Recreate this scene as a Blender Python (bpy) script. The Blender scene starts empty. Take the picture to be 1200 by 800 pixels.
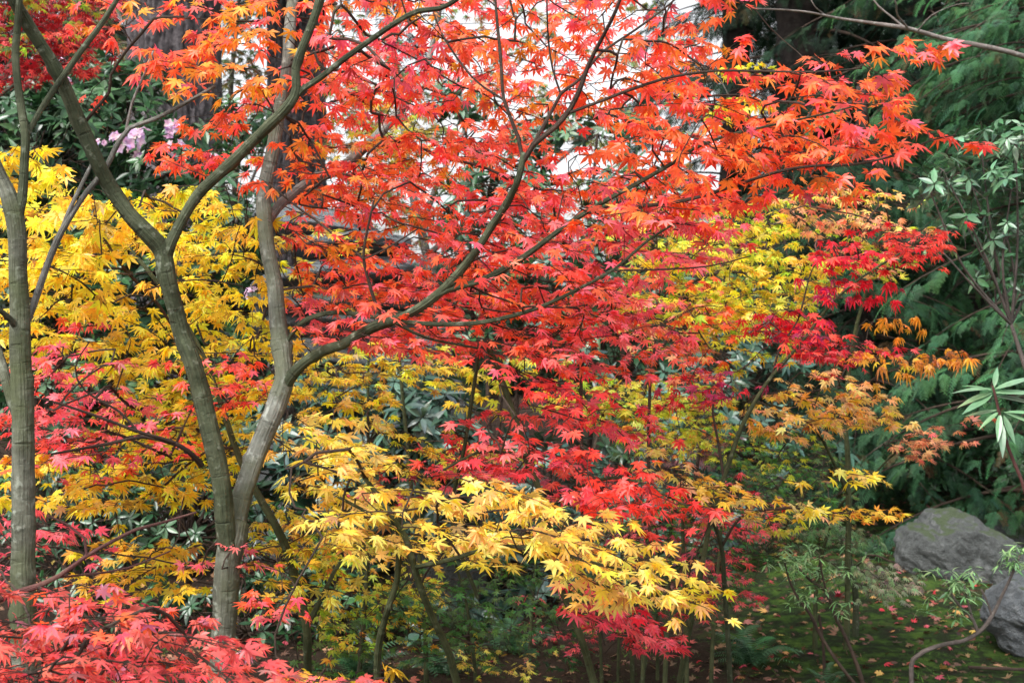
import bpy, math, random
import numpy as np
from mathutils import Vector, noise as mnoise
rnd = random.Random(11)
rg = np.random.default_rng(11)
R = math.radians
S = bpy.context.scene
COL = S.collection

# ------------------------------------------------------------------ camera, sky, sun, exposure
F = 1563.0                      # focal length in photo pixels (1200 wide)
EYE = 1.6
cam = bpy.data.cameras.new('camera'); camo = bpy.data.objects.new('camera', cam); COL.objects.link(camo)
camo.location = (0, 0, EYE); camo.rotation_euler = (R(90), 0, 0)
cam.sensor_width = 22.3; cam.lens = 22.3 * F / 1200.0
cam.clip_end = 1000; cam.clip_start = 0.05
cam.dof.use_dof = True; cam.dof.focus_distance = 3.9; cam.dof.aperture_fstop = 4.5
S.camera = camo

SUN_EL, SUN_AZ = R(52), R(215)   # azimuth measured clockwise from +Y
w = bpy.data.worlds.new("World"); S.world = w; w.use_nodes = True
nt = w.node_tree; nt.nodes.clear()
sky = nt.nodes.new('ShaderNodeTexSky'); sky.sky_type = 'NISHITA'; sky.sun_disc = False
sky.sun_elevation = SUN_EL; sky.sun_rotation = SUN_AZ; sky.dust_density = 4.0; sky.air_density = 1.0
hsv = nt.nodes.new('ShaderNodeHueSaturation'); hsv.inputs['Saturation'].default_value = 0.16   # overcast: cloud takes the blue out
tcw = nt.nodes.new('ShaderNodeTexCoord'); nzw = nt.nodes.new('ShaderNodeTexNoise'); nzw.inputs['Scale'].default_value = 2.2
nzw.inputs['Detail'].default_value = 6
rpw = nt.nodes.new('ShaderNodeMapRange'); rpw.inputs[1].default_value = 0.3; rpw.inputs[2].default_value = 0.7
rpw.inputs[3].default_value = 0.85; rpw.inputs[4].default_value = 1.25
mlw = nt.nodes.new('ShaderNodeVectorMath'); mlw.operation = 'SCALE'
bg = nt.nodes.new('ShaderNodeBackground'); bg.inputs['Strength'].default_value = 0.15
wo = nt.nodes.new('ShaderNodeOutputWorld')
nt.links.new(sky.outputs[0], hsv.inputs['Color']); nt.links.new(tcw.outputs['Generated'], nzw.inputs['Vector'])
nt.links.new(nzw.outputs['Fac'], rpw.inputs[0]); nt.links.new(hsv.outputs[0], mlw.inputs[0]); nt.links.new(rpw.outputs[0], mlw.inputs['Scale'])
nt.links.new(mlw.outputs[0], bg.inputs['Color']); nt.links.new(bg.outputs[0], wo.inputs['Surface'])
sl = bpy.data.lights.new('sun', 'SUN'); sl.energy = 1.4; sl.angle = R(18); sl.color = (1, 0.97, 0.92)
so = bpy.data.objects.new('sun', sl); COL.objects.link(so)
sd = Vector((math.sin(SUN_AZ) * math.cos(SUN_EL), math.cos(SUN_AZ) * math.cos(SUN_EL), math.sin(SUN_EL)))
so.rotation_euler = sd.to_track_quat('Z', 'Y').to_euler()
S.view_settings.view_transform = 'Standard'; S.view_settings.look = 'None'
S.view_settings.gamma = 1.0; S.view_settings.exposure = 1.25
try: S.view_settings.use_curve_mapping = False
except Exception: pass
S.cycles.max_bounces = 8; S.cycles.transmission_bounces = 4; S.cycles.diffuse_bounces = 5

# ------------------------------------------------------------------ helpers
def P(px, py, d):               # photo pixel + distance in metres -> point of the place
    return np.array(((px - 600) / F * d, d, EYE - (py - 400) / F * d))

def ground_z(x, y):
    z = 0.05 * math.sin(x * 0.9 + 1.0) * math.cos(y * 0.6) + 0.03 * math.sin(x * 2.3 + y * 1.7)
    z += 0.10 * mnoise.noise(Vector((x * 0.35, y * 0.35, 0.3)))
    z += 0.018 * mnoise.noise(Vector((x * 3.0, y * 3.0, 1.3)))
    if y > 10: z += 0.045 * (y - 10)
    if y < 4: z -= 0.0
    return z

def mesh_obj(name, V, faces_list, mat, parent=None, smooth=True, col=None, uv=None):
    """faces_list: list of (n,k) int arrays"""
    me = bpy.data.meshes.new(name)
    V = np.asarray(V, dtype=np.float32)
    me.vertices.add(len(V)); me.vertices.foreach_set('co', V.ravel())
    fl = [np.asarray(f, dtype=np.int32) for f in faces_list if len(f)]
    tot = sum(f.size for f in fl); nf = sum(len(f) for f in fl)
    loops = np.concatenate([f.ravel() for f in fl])
    starts = []; s = 0
    for f in fl:
        starts.append(np.arange(len(f), dtype=np.int32) * f.shape[1] + s); s += f.size
    me.loops.add(tot); me.loops.foreach_set('vertex_index', loops)
    me.polygons.add(nf); me.polygons.foreach_set('loop_start', np.concatenate(starts))
    me.update(calc_edges=True)
    me.polygons.foreach_set('use_smooth', np.full(nf, smooth, dtype=bool))
    if col is not None:
        a = me.attributes.new('leaf_colour', 'FLOAT_COLOR', 'POINT')
        c4 = np.ones((len(V), 4), dtype=np.float32); c4[:, :3] = col
        a.data.foreach_set('color', c4.ravel())
    if uv is not None:
        u = me.uv_layers.new(name='UVMap')
        u.data.foreach_set('uv', np.asarray(uv, dtype=np.float32)[loops].ravel())
    me.validate()
    o = bpy.data.objects.new(name, me); COL.objects.link(o)
    if mat: me.materials.append(mat)
    if parent is not None:
        o.parent = parent
        o.matrix_parent_inverse = parent.matrix_basis.inverted()
    return o

def thing(name, label, cat, loc, group=None):
    o = bpy.data.objects.new(name, None); COL.objects.link(o); o.location = loc
    o.empty_display_size = 0.1
    o['label'] = label; o['category'] = cat
    if group: o['group'] = group
    return o
def tag(o, label, cat, group=None, kind=None):
    if label: o['label'] = label
    if cat: o['category'] = cat
    if group: o['group'] = group
    if kind: o['kind'] = kind
    return o

def norm(v):
    n = np.linalg.norm(v, axis=-1, keepdims=True); return v / np.maximum(n, 1e-9)

def catmull(pts, step):
    """pts: (n,4) xyz + radius -> resampled"""
    pts = np.asarray(pts, dtype=float)
    if len(pts) == 2: pts = np.array([pts[0], (pts[0] + pts[1]) / 2, pts[1]])
    p = np.vstack([2 * pts[0] - pts[1], pts, 2 * pts[-1] - pts[-2]])
    out = []
    for i in range(1, len(p) - 2):
        L = np.linalg.norm(p[i + 1][:3] - p[i][:3]); n = max(1, int(L / step))
        for t in np.arange(n) / n:
            a, b, c, d = p[i - 1], p[i], p[i + 1], p[i + 2]
            out.append(0.5 * ((2 * b) + (-a + c) * t + (2 * a - 5 * b + 4 * c - d) * t * t + (-a + 3 * b - 3 * c + d) * t ** 3))
    out.append(pts[-1])
    out = np.array(out); out[:, 3] = np.maximum(out[:, 3], 0.0006)
    return out

class Tubes:
    def __init__(self): self.V = []; self.Q = []; self.T = []; self.uv = []; self.n = 0
    def add(self, pl, sides=6, wob=0.0, cap=True):
        pl = np.asarray(pl, dtype=float); n = len(pl)
        if n < 2: return
        P3 = pl[:, :3]; r = pl[:, 3]
        tg = norm(np.gradient(P3, axis=0))
        ref = np.array([0.0, 0, 1]) if abs(tg[0, 2]) < 0.9 else np.array([1.0, 0, 0])
        u = norm(np.cross(tg[0], ref))[None][0]; U = np.zeros((n, 3)); U[0] = u
        for i in range(1, n):
            u = u - tg[i] * np.dot(u, tg[i]); u = u / max(np.linalg.norm(u), 1e-9); U[i] = u
        W = np.cross(tg, U)
        a = np.linspace(0, 2 * math.pi, sides, endpoint=False)
        rr = np.repeat(r[:, None], sides, 1)
        if wob and sides >= 14:            # knots and old twig scars
            lt_ = np.concatenate([[0], np.cumsum(np.linalg.norm(np.diff(P3, axis=0), axis=1))])
            for _k in range(int(lt_[-1] / .16)):
                kp = rnd.uniform(0, lt_[-1]); ka = rnd.uniform(0, 6.283); h_ = rnd.uniform(.10, .30); kw = rnd.uniform(.008, .018)
                da = np.abs((a - ka + math.pi) % (2 * math.pi) - math.pi)
                rr *= 1 + h_ * np.exp(-((lt_ - kp) / kw) ** 2)[:, None] * np.exp(-(da / .5) ** 2)[None] + .25 * h_ * np.exp(-((lt_ - kp) / kw) ** 2)[:, None]
        if wob:
            ln = np.concatenate([[0], np.cumsum(np.linalg.norm(np.diff(P3, axis=0), axis=1))])
            sd_ = rnd.random() * 50
            for i in range(n):
                for j in range(sides):
                    q = Vector((math.cos(a[j]) * 1.1 + sd_, math.sin(a[j]) * 1.1, ln[i] * 9))
                    rr[i, j] *= 1 + wob * mnoise.noise(q) + wob * 0.6 * mnoise.noise(q * 2.7)
        V = P3[:, None] + rr[..., None] * (np.cos(a)[None, :, None] * U[:, None] + np.sin(a)[None, :, None] * W[:, None])
        ln = np.concatenate([[0], np.cumsum(np.linalg.norm(np.diff(P3, axis=0), axis=1))])
        uv = np.stack([np.repeat((a / 6.283)[None], n, 0), np.repeat(ln[:, None], sides, 1)], -1)
        i = np.arange(n - 1)[:, None] * sides; j = np.arange(sides)[None]; j2 = (j + 1) % sides
        q = np.stack([i + j, i + j2, i + sides + j2, i + sides + j], -1).reshape(-1, 4) + self.n
        self.V.append(V.reshape(-1, 3)); self.uv.append(uv.reshape(-1, 2)); self.Q.append(q)
        m = self.n + n * sides
        if cap:
            self.V.append((P3[-1] + tg[-1] * r[-1] * 0.6)[None]); self.uv.append(np.array([[0, ln[-1]]]))
            b = self.n + (n - 1) * sides
            self.T.append(np.stack([b + j[0], b + j2[0], np.full(sides, m)], -1)); m += 1
        self.n = m
    def build(self, name, mat, parent):
        if not self.V: return None
        fl = [np.concatenate(self.Q)]
        if self.T: fl.append(np.concatenate(self.T))
        return mesh_obj(name, np.concatenate(self.V), fl, mat, parent, True, None, np.concatenate(self.uv))

# ------------------------------------------------------------------ leaf templates
def maple_template(lobes=7, curl=0.25, seed=0, width=0.105, vall=0.27, asym=0.11, detail=True):
    rr = random.Random(seed)
    ang = {7: [-118, -78, -39, 0, 39, 78, 118], 5: [-92, -46, 0, 46, 92]}[lobes]
    ln = {7: [0.40, 0.72, 0.93, 1.0, 0.93, 0.72, 0.40], 5: [0.55, 0.88, 1.0, 0.88, 0.55]}[lobes]
    pts = []; kinds = []
    n = len(ang)
    cx = 0.0
    for i in range(n):
        a = R(ang[i] + rr.uniform(-5, 5)); L = ln[i] * (1 + rr.uniform(-asym, asym))
        d = np.array([math.sin(a), math.cos(a)]); s = np.array([d[1], -d[0]])
        wd = width * (0.8 + 0.4 * ln[i])
        if i == 0: pts.append(d * 0.10 - s * 0.08)
        if detail: pts.append(d * L * 0.50 - s * wd)
        pts.append(d * L)
        if detail: pts.append(d * L * 0.50 + s * wd)
        if i < n - 1:
            a2 = R((ang[i] + ang[i + 1]) / 2); v = vall * (ln[i] + ln[i + 1]) / 2
            pts.append(np.array([math.sin(a2), math.cos(a2)]) * v)
        else: pts.append(d * 0.10 + s * 0.08)
    pts = np.array(pts)
    c = np.array([[0.0, 0.06]])
    xy = np.vstack([c, pts])
    rad = np.linalg.norm(xy, axis=1)
    th = np.arctan2(xy[:, 0], xy[:, 1])
    z = -curl * rad ** 1.8 + 0.10 * np.abs(np.sin(th * 3.5)) * np.clip(rad, 0, 0.5) * -1
    z += rr.uniform(-0.12, 0.12) * xy[:, 0] + 0.08 * np.sin(th * 2 + rr.random() * 6) * rad
    if detail:
        pass
    V = np.column_stack([xy[:, 0], xy[:, 1], z])
    m = len(pts)
    T = np.array([[0, i + 1, i + 2] for i in range(m - 1)])
    T = T[:, ::-1]
    return V, T
MAPLE = [maple_template(7, c, s, w_) for c, s, w_ in ((0.10, 1, .105), (0.20, 2, .095), (0.32, 3, .10), (0.02, 4, .112), (0.22, 5, .092))] + [maple_template(5, .25, 6, .10), maple_template(7, .45, 7, .085, .22, .16), maple_template(5, .12, 8, .085, .24, .18), maple_template(7, .6, 9, .11, .28, .2), maple_template(7, -.12, 10, .10, .27, .14)]
MAPLE_CURLED = [maple_template(7, c, s, 0.10, 0.22) for c, s in ((0.9, 11), (1.3, 12), (0.7, 13))]
MAPLE_THIN = [maple_template(7, c, s, 0.075, 0.15) for c, s in ((0.5, 21), (0.8, 22), (0.35, 23))]
MAPLE_FAR = [maple_template(5, c, s, 0.12, 0.26, detail=False) for c, s in ((0.2, 31), (0.4, 32))]
def oval_template(width=0.17, curl=0.25, fold=0.12, seg=4):
    ys = np.linspace(0, 1, seg + 2)[1:-1]
    V = [[0, 0, 0]]; 
    for y in ys:
        wv = width * math.sin(math.pi * y ** 0.8) 
        z = -curl * y * y
        V += [[-wv, y, z + fold * wv * 1.5], [0, y, z], [wv, y, z + fold * wv * 1.5]]
    V.append([0, 1, -curl]); V = np.array(V)
    T = [[0, 2, 1], [0, 3, 2]]
    for k in range(seg - 1):
        b = 1 + 3 * k; c = b + 3
        T += [[b, b + 1, c + 1], [b, c + 1, c], [b + 1, b + 2, c + 2], [b + 1, c + 2, c + 1]]
    b = 1 + 3 * (seg - 1); e = len(V) - 1
    T += [[b, b + 1, e], [b + 1, b + 2, e]]
    return V, np.array(T)
OVAL = [oval_template(0.17, 0.15), oval_template(0.15, 0.35), oval_template(0.19, 0.05)]
NARROW = [oval_template(0.10, 0.2, 0.1, 3), oval_template(0.085, 0.45, 0.1, 3)]
def frond_template(seed, n=9, w0=0.34, droop=0.25, nw=0.02):
    """flat feathery conifer spray: midrib with fine needle-like side shoots"""
    rr = random.Random(seed); V = []; T = []
    def strip(a, b, w_):
        a = np.array(a); b = np.array(b); d = b - a; s = np.array([d[1], -d[0], 0]); s = s / max(np.linalg.norm(s), 1e-6) * w_
        k = len(V); V.extend([a - s, a + s, b]); T.append([k, k + 1, k + 2])
    def z(y, x): return -droop * y * y - 0.5 * x * x
    for i in range(n):
        y = 0.05 + 0.9 * i / n
        for sg in (-1, 1):
            L = w0 * (1 - y * 0.75) * rr.uniform(0.75, 1.15)
            a = (0, y, z(y, 0)); bx = sg * L * 0.78; by = y + L * 0.62
            strip(a, (bx, by, z(by, bx)), nw)
            for t in (0.3, 0.5, 0.7, 0.88):
                q = (bx * t, y + (by - y) * t, z(y + (by - y) * t, bx * t))
                l2 = L * 0.30 * (1.1 - t * 0.6) * rr.uniform(0.7, 1.2)
                strip(q, (q[0] + sg * l2 * 0.25, q[1] + l2, q[2] - 0.03), nw * 0.85)
                strip(q, (q[0] + sg * l2, q[1] - l2 * 0.05, q[2] - 0.03), nw * 0.85)
    strip((0, 0, 0), (0, 1, z(1, 0)), 0.012)
    return np.array(V), np.array(T)
FROND = [frond_template(s, 9, w, dr) for s, w, dr in ((1, .34, .2), (2, .42, .45), (3, .28, .7))]
def blade_template():
    V = np.array([[-0.06, 0, 0], [0.06, 0, 0], [0.035, 0, 0.55], [-0.035, 0, 0.55], [0.02, 0.12, 1.0]])
    return V, np.array([[0, 1, 2], [0, 2, 3], [3, 2, 4]])
def fern_template(seed):
    rr = random.Random(seed); V = []; T = []
    for i in range(16):
        y = 0.08 + 0.9 * i / 16; wv = 0.20 * math.sin(math.pi * (y * 0.92 + 0.06)) + 0.02
        for sg in (-1, 1):
            k = len(V); z0 = 0.25 * math.sin(y * 2.4) - 0.28 * y * y
            V.extend([[0, y - .018, z0], [0, y + .022, z0], [sg * wv, y + 0.05, z0 - 0.06], ])
            T.append([k, k + 1, k + 2] if sg < 0 else [k + 1, k, k + 2])
    return np.array(V), np.array(T)
FERN = [fern_template(1)]

class Leaves:
    def __init__(self): self.items = {}
    def add(self, tmpl, pos, tip, up, size, col):
        """arrays: pos(n,3) tip dir (n,3) up (n,3) size(n) col(n,3)"""
        n = len(pos)
        ti = rg.integers(0, len(tmpl), n)
        for k in range(len(tmpl)):
            m = ti == k
            if not m.any(): continue
            key = (id(tmpl), k); self.items.setdefault(key, (tmpl[k], []))[1].append((pos[m], tip[m], up[m], size[m], col[m]))
    def build(self, name, mat, parent):
        VV = []; TT = []; CC = []; base = 0
        for (tv, tt), chunks in self.items.values():
            pos, tip, up, size, col = [np.concatenate(c) for c in zip(*chunks)]
            Y = norm(tip); X = norm(np.cross(Y, up)); Z = np.cross(X, Y)
            n = len(pos); m = len(tv)
            zs = rg.uniform(0.5, 1.4, n)
            xs = rg.uniform(0.85, 1.1, n)
            loc = (tv[None, :, 0:1] * X[:, None] * xs[:, None, None] + tv[None, :, 1:2] * Y[:, None] + tv[None, :, 2:3] * zs[:, None, None] * Z[:, None]) * size[:, None, None]
            VV.append((pos[:, None] + loc).reshape(-1, 3))
            TT.append((tt[None] + (np.arange(n) * m)[:, None, None]).reshape(-1, 3) + base)
            c = np.repeat(col[:, None], m, 1)
            rad = np.linalg.norm(tv[:, :2], axis=1)[None, :, None]
            c = c * (1 + (rg.uniform(-.30, .22, (n, 1, 3))) * rad); c = np.where(rg.random((n, 1, 1)) < .05, c * np.array([.55, .45, .6]), c)      # tips a little redder or paler than the middle
            CC.append(np.clip(c, 0.002, 0.95).reshape(-1, 3)); base += n * m
        if not VV: return None
        return mesh_obj(name, np.concatenate(VV), [np.concatenate(TT)], mat, parent, False, np.concatenate(CC))

# ------------------------------------------------------------------ materials
def new_mat(name):
    m = bpy.data.materials.new(name); m.use_nodes = True; n = m.node_tree; n.nodes.clear()
    return m, n
def N(n, t, **kw):
    x = n.nodes.new(t)
    for k, v in kw.items(): setattr(x, k, v)
    return x
def leaf_material(name, transl=0.4, rough=0.45, spec=0.4, boost=1.15):
    m, n = new_mat(name); L = n.links.new
    at = N(n, 'ShaderNodeAttribute', attribute_name='leaf_colour')
    geo = N(n, 'ShaderNodeNewGeometry')
    nz = N(n, 'ShaderNodeTexNoise'); nz.inputs['Scale'].default_value = 55; nz.inputs['Detail'].default_value = 3
    L(geo.outputs['Position'], nz.inputs['Vector'])
    mr = N(n, 'ShaderNodeMapRange'); mr.inputs[1].default_value = .3; mr.inputs[2].default_value = .7; mr.inputs[3].default_value = .86; mr.inputs[4].default_value = 1.12
    L(nz.outputs['Fac'], mr.inputs[0])
    sc = N(n, 'ShaderNodeVectorMath', operation='SCALE'); L(at.outputs['Color'], sc.inputs[0]); L(mr.outputs[0], sc.inputs['Scale'])
    pb = N(n, 'ShaderNodeBsdfPrincipled'); pb.inputs['Roughness'].default_value = rough; pb.inputs['Specular IOR Level'].default_value = spec
    L(sc.outputs[0], pb.inputs['Base Color'])
    tr = N(n, 'ShaderNodeBsdfTranslucent'); s2 = N(n, 'ShaderNodeVectorMath', operation='SCALE'); s2.inputs['Scale'].default_value = boost
    L(sc.outputs[0], s2.inputs[0]); L(s2.outputs[0], tr.inputs['Color'])
    mx = N(n, 'ShaderNodeMixShader'); mx.inputs[0].default_value = transl
    L(pb.outputs[0], mx.inputs[1]); L(tr.outputs[0], mx.inputs[2])
    o = N(n, 'ShaderNodeOutputMaterial'); L(mx.outputs[0], o.inputs['Surface'])
    return m
def ramp(n, stops):
    r = N(n, 'ShaderNodeValToRGB'); e = r.color_ramp.elements
    e[0].position, e[0].color = stops[0][0], (*stops[0][1], 1); e[1].position, e[1].color = stops[-1][0], (*stops[-1][1], 1)
    for p, c in stops[1:-1]:
        x = e.new(p); x.color = (*c, 1)
    return r
def bark_material(name, c_dark, c_mid, c_light, lichen=(0.30, 0.33, 0.27), lich=0.55, rings=0.35, moss=None, streak=10):
    m, n = new_mat(name); L = n.links.new
    geo = N(n, 'ShaderNodeNewGeometry'); uv = N(n, 'ShaderNodeUVMap')
    nz = N(n, 'ShaderNodeTexNoise'); nz.inputs['Scale'].default_value = 9; nz.inputs['Detail'].default_value = 8; nz.inputs['Roughness'].default_value = .65
    L(geo.outputs['Position'], nz.inputs['Vector'])
    r1 = ramp(n, [(0.3, c_dark), (0.5, c_mid), (0.7, c_light)]); L(nz.outputs['Fac'], r1.inputs[0])
    # vertical streaks
    mp = N(n, 'ShaderNodeMapping'); mp.inputs['Scale'].default_value = (streak, 3.0, 1); L(uv.outputs[0], mp.inputs[0])
    n2 = N(n, 'ShaderNodeTexNoise'); n2.inputs['Scale'].default_value = 2.2; n2.inputs['Detail'].default_value = 5; L(mp.outputs[0], n2.inputs['Vector'])
    # horizontal rings (lenticels)
    mp3 = N(n, 'ShaderNodeMapping'); mp3.inputs['Scale'].default_value = (1.2, 26, 1); L(uv.outputs[0], mp3.inputs[0])
    n3 = N(n, 'ShaderNodeTexNoise'); n3.inputs['Scale'].default_value = 1.6; n3.inputs['Detail'].default_value = 3; L(mp3.outputs[0], n3.inputs['Vector'])
    mr3 = N(n, 'ShaderNodeMapRange'); mr3.inputs[1].default_value = .58; mr3.inputs[2].default_value = .68; mr3.inputs[3].default_value = 1.0; mr3.inputs[4].default_value = 1 - rings; L(n3.outputs['Fac'], mr3.inputs[0])
    mr2 = N(n, 'ShaderNodeMapRange'); mr2.inputs[1].default_value = .3; mr2.inputs[2].default_value = .7; mr2.inputs[3].default_value = .72; mr2.inputs[4].default_value = 1.25; L(n2.outputs['Fac'], mr2.inputs[0])
    ml = N(n, 'ShaderNodeMath', operation='MULTIPLY'); L(mr2.outputs[0], ml.inputs[0]); L(mr3.outputs[0], ml.inputs[1])
    sc = N(n, 'ShaderNodeVectorMath', operation='SCALE'); L(r1.outputs[0], sc.inputs[0]); L(ml.outputs[0], sc.inputs['Scale'])
    # lichen spots
    nl = N(n, 'ShaderNodeTexNoise'); nl.inputs['Scale'].default_value = 38; nl.inputs['Detail'].default_value = 4; L(geo.outputs['Position'], nl.inputs['Vector'])
    ml2 = N(n, 'ShaderNodeMapRange'); ml2.inputs[1].default_value = lich; ml2.inputs[2].default_value = lich + .12; ml2.inputs[4].default_value = .7; L(nl.outputs['Fac'], ml2.inputs[0])
    mx = N(n, 'ShaderNodeMix', data_type='RGBA'); L(ml2.outputs[0], mx.inputs[0]); L(sc.outputs[0], mx.inputs[6]); mx.inputs[7].default_value = (*lichen, 1)
    out_c = mx.outputs[2]
    if moss:
        nm = N(n, 'ShaderNodeTexNoise'); nm.inputs['Scale'].default_value = 5; nm.inputs['Detail'].default_value = 6; L(geo.outputs['Position'], nm.inputs['Vector'])
        m3 = N(n, 'ShaderNodeMapRange'); m3.inputs[1].default_value = .45; m3.inputs[2].default_value = .62; m3.inputs[4].default_value = .8; L(nm.outputs['Fac'], m3.inputs[0])
        mx2 = N(n, 'ShaderNodeMix', data_type='RGBA'); L(m3.outputs[0], mx2.inputs[0]); L(out_c, mx2.inputs[6]); mx2.inputs[7].default_value = (*moss, 1); out_c = mx2.outputs[2]
    pb = N(n, 'ShaderNodeBsdfPrincipled'); pb.inputs['Roughness'].default_value = .8; pb.inputs['Specular IOR Level'].default_value = .25
    L(out_c, pb.inputs['Base Color'])
    ad = N(n, 'ShaderNodeMath', operation='ADD'); L(nl.outputs['Fac'], ad.inputs[0]); L(ml.outputs[0], ad.inputs[1])
    bp = N(n, 'ShaderNodeBump'); bp.inputs['Strength'].default_value = .9; bp.inputs['Distance'].default_value = .006; L(ad.outputs[0], bp.inputs['Height']); L(bp.outputs[0], pb.inputs['Normal'])
    o = N(n, 'ShaderNodeOutputMaterial'); L(pb.outputs[0], o.inputs['Surface'])
    return m
M_LEAF = leaf_material('maple_leaf', .48, .38, .5, 1.3)
M_EVER = leaf_material('evergreen_leaf', .15, .33, .5)
M_NEEDLE = leaf_material('conifer_needles', .2, .6, .2)
M_PETAL = leaf_material('petals', .4, .6, .2)
M_DRY = leaf_material('fallen_leaf', .1, .55, .4)
M_BARK = bark_material('maple_bark', (.040, .040, .028), (.085, .088, .064), (.155, .16, .125), (.26, .28, .23), .57, moss=(.060, .072, .030))
M_BARKP = bark_material('pale_maple_bark', (.07, .073, .058), (.125, .13, .11), (.205, .212, .185), (.32, .34, .30), .57, moss=(.09, .10, .06))
M_BARKG = bark_material('green_limb_bark', (.024, .030, .015), (.050, .060, .032), (.095, .105, .062), (.19, .21, .155), .59)
M_BARKGREY = bark_material('grey_limb_bark', (.09, .085, .072), (.15, .145, .125), (.23, .22, .20), (.32, .32, .29), .60)
M_STEM = bark_material('green_stem_bark', (.025, .030, .012), (.05, .06, .025), (.09, .10, .045), (.16, .18, .11), .62)
M_DARKB = bark_material('shaded_conifer_bark', (.012, .009, .008), (.028, .021, .018), (.05, .04, .035), (.06, .07, .05), .64)  # shade under the crowns put into the bark colour
M_TWIG = bark_material('dark_twig', (.035, .022, .018), (.06, .04, .03), (.10, .07, .05), (.14, .12, .10), .70)
M_TWIGR = bark_material('red_twig', (.06, .025, .02), (.11, .045, .04), (.15, .08, .06), (.16, .12, .10), .70)
M_TWIGP = bark_material('mauve_twig', (.06, .05, .045), (.11, .09, .08), (.17, .14, .13), (.22, .22, .19), .62)
M_GTWIG = bark_material('grey_twig', (.12, .10, .09), (.2, .17, .155), (.3, .27, .25), (.35, .36, .32), .60)

# ------------------------------------------------------------------ maple builder
def pick_colours(pal, pos, n, nscale=1.6, seed=0.0):
    cols = np.array([p[0] for p in pal], dtype=float); wts = np.array([p[1] for p in pal], dtype=float); cum = np.cumsum(wts / wts.sum())
    out = np.zeros((n, 3))
    for i in range(n):
        q = Vector(pos[i]) * nscale + Vector((seed, seed * 2, 0))
        v = 0.5 + 0.85 * mnoise.noise(q) + 0.3 * rg.normal() 
        v = min(max(v, 0.0), 0.9999)
        k = int(np.searchsorted(cum, v)); k = min(k, len(cols) - 1)
        out[i] = cols[k]
    out *= rg.uniform(0.82, 1.14, (n, 1))
    out[:, 1] *= rg.uniform(0.75, 1.3, n)
    return out

def poly_contains(poly, x, y):
    c = False; j = len(poly) - 1
    for i in range(len(poly)):
        xi, yi = poly[i]; xj, yj = poly[j]
        if (yi > y) != (yj > y) and x < (xj - xi) * (y - yi) / (yj - yi) + xi: c = not c
        j = i
    return c
def poly_area(p):
    a = 0
    for i in range(len(p)): a += p[i - 1][0] * p[i][1] - p[i][0] * p[i - 1][1]
    return abs(a) / 2
def ell(cx, cy, rx, ry, n=14, tilt=0):
    t = R(tilt)
    return [(cx + rx * math.cos(a) * math.cos(t) - ry * math.sin(a) * math.sin(t), cy + rx * math.cos(a) * math.sin(t) + ry * math.sin(a) * math.cos(t)) for a in np.linspace(0, 2 * math.pi, n, endpoint=False)]

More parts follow.
